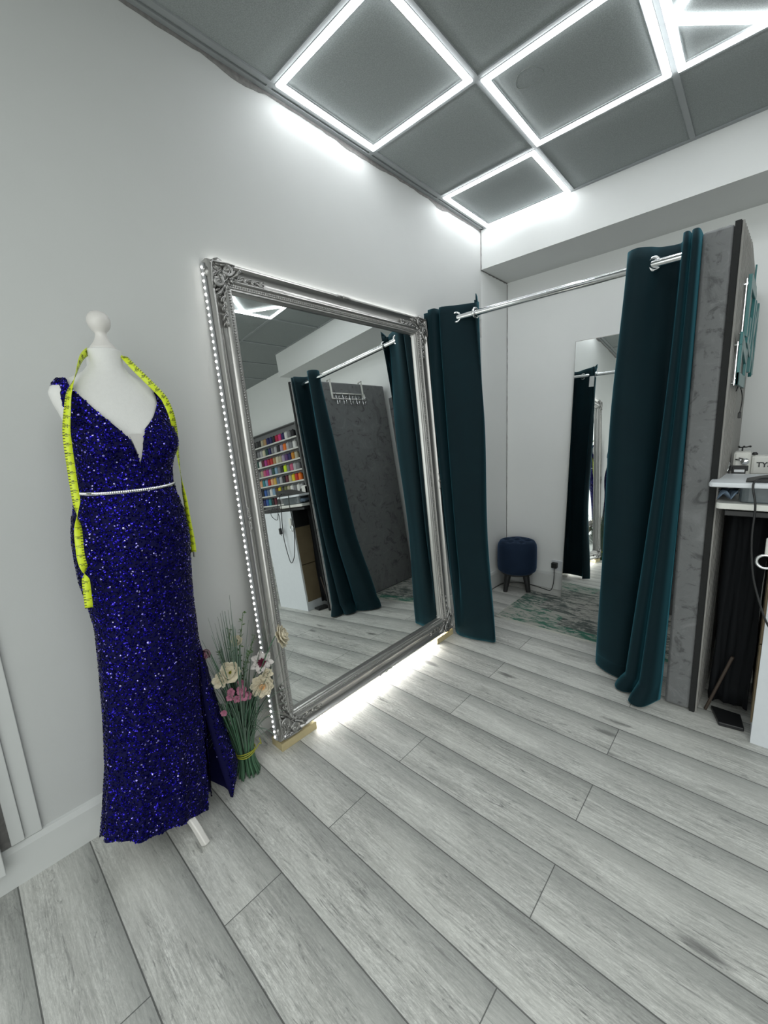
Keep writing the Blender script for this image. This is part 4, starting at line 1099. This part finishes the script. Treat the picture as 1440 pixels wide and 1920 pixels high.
# grass blades, each an arching strip
mb = MB()
for i in range(150):
    a_ = random.random()*2*pi; rr = .03*random.random(); ln = random.uniform(.30, .64); lean = random.uniform(.05, .27)
    if i > 105: ln = random.uniform(.26, .42); lean = random.uniform(.10, .20)
    d_ = Vector((cos(a_), sin(a_), 0))
    if d_.x < -.2: lean *= .35
    if d_.y < -.2: lean *= .75
    if d_.y > .3 and d_.x < .5: lean *= .6
    b0 = bc+d_*rr+Vector((0, 0, .10)); droop = random.uniform(-.06, .12) if i < 106 else random.uniform(.08, .24)
    pts = [b0+d_*lean*t**1.6*1.0+Vector((0, 0, ln*t-droop*t**3)) for t in [q/9 for q in range(10)]]
    sd = d_.cross(Vector((0, 0, 1))).normalized(); wd = random.uniform(.0016, .0046)
    rws = []
    for q, p in enumerate(pts):
        f_ = (1-(q/9)**1.6)*wd+.0004; p = Vector((max(p.x, .022), p.y, max(p.z, .01)))
        rws.append([p-sd*f_, p+d_*f_*.35, p+sd*f_])
    mb.grid(rws)
mb.build('grass_blades', M_STEM2, fb, smooth=True, solid=.0006)
# broad green leaves filling the middle of the bunch
mb = MB()
for i in range(34):
    a_ = random.random()*2*pi; d_ = Vector((cos(a_), sin(a_), 0)); ln = random.uniform(.20, .34); lean = random.uniform(.03, .13)
    if d_.x < 0: lean *= .5
    b0 = bc+d_*.025*random.random()+Vector((0, 0, random.uniform(.12, .20))); sd = d_.cross(Vector((0, 0, 1))).normalized(); wd = random.uniform(.0045, .0085); rws = []
    for q in range(11):
        t = q/10; p = b0+d_*lean*t**1.4+Vector((0, 0, ln*t-.03*t**3)); f_ = wd*(.35+.65*sin(pi*min(1, t*1.15))**.8)*(1-t**4)+.0004; p.x = max(p.x, .022)
        rws.append([p-sd*f_, p+d_*f_*.4, p+sd*f_])
    mb.grid(rws)
mb.build('broad_leaves', plain('broad_leaf_green', (.05, .115, .075), .5, var=.3, vscale=25), fb, smooth=True, solid=.0006)
# small leafy sprays
mb = MB()
for (tx, ty, tz) in ((.10, -2.20, .66), (.08, -2.26, .60), (.14, -2.18, .56), (.12, -2.33, .55), (.20, -2.24, .53)):
    b0 = bc+Vector((0, 0, .25)); e_ = Vector((tx, ty, tz)); pts = crom([b0, (b0+e_)/2+Vector((-.01, 0, .04)), e_], 10)
    mb.tube(pts, .0012, 5)
    for q in range(7, len(pts)):
        for s_ in (-1, 1):
            d_ = Vector((random.uniform(-1, 1), random.uniform(-1, 1), random.uniform(-.2, .8))).normalized(); p = pts[q]; sd = d_.orthogonal().normalized()
            mb.grid([[p, p], [p+d_*.008-sd*.0035, p+d_*.008+sd*.0035], [p+d_*.017, p+d_*.017+sd*.0003]])
mb.build('leaf_sprays', M_LEAF, fb, solid=.0005)
def petal(mb, M, L, Wd, cup, tip=.5, base=.15):
    rws = []
    for i in range(7):
        t = i/6; w_ = Wd*math.sin(pi*(base+(1-base)*t)**.9*(1-.12*tip))**.8*.5 if t < 1 else Wd*.08*(1-tip)+.0004
        w_ = Wd*.5*((sin(pi*min(1, .12+.88*t)))**.6 if t > .5 else (.25+.75*t*2)**1)
        if t > .5: w_ = Wd*.5*math.sqrt(max(0.001, 1-((t-.5)/.5)**(2.6-tip*1.4)))
        z_ = cup*L*t*t; r_ = L*t
        rws.append([M @ Vector((r_, w_*k_/2, z_+abs(k_)**1.5*.06*Wd*(1 if k_ else 0)+.0008*sin(k_*3+i*2))) for k_ in (-2, -1, 0, 1, 2)])
    mb.grid(rws)
def flower(c, n, R, layers, mats, label, stem=True, cr=.0, cm=None):
    """layers: (count, length, width, elevation deg, cup, material index, tip)"""
    c = Vector(c); F = Matrix.Translation(c) @ aim(n); mb = MB()
    for li, (cnt, L, Wd, elv, cup, mi, tip) in enumerate(layers):
        mb.mi = mi
        for k_ in range(cnt):
            a_ = 2*pi*k_/cnt+li*.55+random.uniform(-.08, .08)
            M = F @ Matrix.Rotation(a_, 4, 'Z') @ Matrix.Rotation(-radians(elv+random.uniform(-6, 6)), 4, 'Y') @ Matrix.Translation((R*.06, 0, li*.0012))
            petal(mb, M, L*R*random.uniform(.92, 1.05), Wd*R, cup, tip)
    o = mb.build('flower', mats, fb, smooth=True, solid=.0007); o['label'] = label
    if cr:
        mb = MB()
        for k_ in range(12):
            a_ = k_*2.4; r_ = cr*math.sqrt(k_/12); mb.sphere(F @ Vector((r_*cos(a_), r_*sin(a_), .006)), cr*.28, 6, 4)
        ob = mb.build('flower_centre', cm, o, smooth=True)
    if stem:
        b0 = bc+Vector((0, 0, .16)); n_ = Vector(n).normalized()
        mb = MB(); mb.tube(crom([b0, (b0+c)/2+Vector((-.01, 0, .05)), c-n_*.02, c], 6), .0021, 6); mb.build('flower_stem', M_STEM, fb, smooth=True)
    return o
dbl = lambda mi, mi2: [(9, 1.0, .66, 6, .10, mi, .1), (9, .90, .58, 22, .14, mi, .1), (8, .76, .50, 38, .20, mi, .1), (8, .60, .42, 52, .22, mi2, .2), (7, .46, .36, 66, .2, mi2, .2), (5, .32, .26, 80, .1, mi2, .2)]
flower((.262, -2.236, .409), (.85, -.45, .15), .047, dbl(0, 1), [M_CREAM, M_PEACH], 'cream dahlia with a peach heart')
flower((.225, -2.207, .482), (.80, -.50, .25), .048, [(7, 1.0, .52, 6, .10, 0, .9), (7, .85, .42, 18, .10, 0, .9), (9, .50, .20, 38, .1, 1, .9), (8, .36, .16, 60, .1, 1, .9)], [M_WHITEPT, M_BURG], 'white star flower with a burgundy heart', cr=.006, cm=M_BURG)
flower((.295, -2.160, .594), (.55, .55, .25), .047, dbl(0, 0), [M_CREAM], 'cream rose reaching out before the mirror')
flower((.220, -2.340, .496), (.80, -.35, .55), .046, [(6, 1.0, .85, 15, .25, 0, .1), (5, .8, .7, 38, .3, 0, .1), (8, .35, .16, 62, .1, 1, .5)], [M_CREAM, M_TWINE], 'open cream poppy low on the left', cr=.006, cm=M_TWINE)
flower((.222, -2.375, .484), (.5, -.8, .3), .034, [(5, 1.0, .8, 20, .3, 0, .1), (4, .7, .6, 50, .3, 0, .1)], [M_CREAM], 'half hidden cream blossom beside the poppy')
flower((.115, -2.243, .545), (.5, -.5, .75), .036, [(6, 1.0, .7, 40, .2, 0, .2), (5, .8, .6, 60, .2, 0, .2), (6, .5, .3, 75, .1, 1, .5)], [M_CREAM, M_LEAF], 'cream bud flower at the top of the bunch', cr=.005, cm=M_LEAF)
flower((.195, -2.398, .590), (.6, -.6, .5), .040, [(6, 1.0, .75, 50, .3, 0, .2), (5, .95, .7, 66, .3, 0, .2), (5, .8, .5, 80, .2, 0, .2)], [M_MAUVE], 'dusty mauve rose next to the gown')
flower((.262, -2.215, .448), (.7, -.1, .1), .030, [(6, 1.0, .6, 20, .2, 0, .2), (5, .7, .5, 50, .2, 0, .2)], [M_CREAM], 'small cream blossom behind the dahlia')
for (p, s_) in (((.258, -2.322, .432), .021), ((.262, -2.318, .405), .022), ((.262, -2.300, .398), .018), ((.250, -2.338, .398), .016), ((.235, -2.352, .428), .017), ((.24, -2.362, .412), .014), ((.235, -2.388, .360), .014), ((.24, -2.31, .45), .014)):
    flower(p, (.8, -.5+random.uniform(-.3, .3), .2), s_, [(5, 1.0, .85, 15, .2, 0, .1)], [M_PINK], 'small mauve-pink blossom', stem=False, cr=.004, cm=M_PINK)
mb = MB(); mb.tube(crom([bc+Vector((0, 0, .2)), Vector((.225, -2.335, .33)), Vector((.25, -2.325, .40)), Vector((.245, -2.318, .44))], 6), .0018, 6)
mb.tube(crom([bc+Vector((0, 0, .2)), Vector((.215, -2.36, .32)), Vector((.23, -2.375, .37)), Vector((.235, -2.36, .42))], 6), .0018, 6); mb.build('blossom_stem', M_STEM, fb, smooth=True)
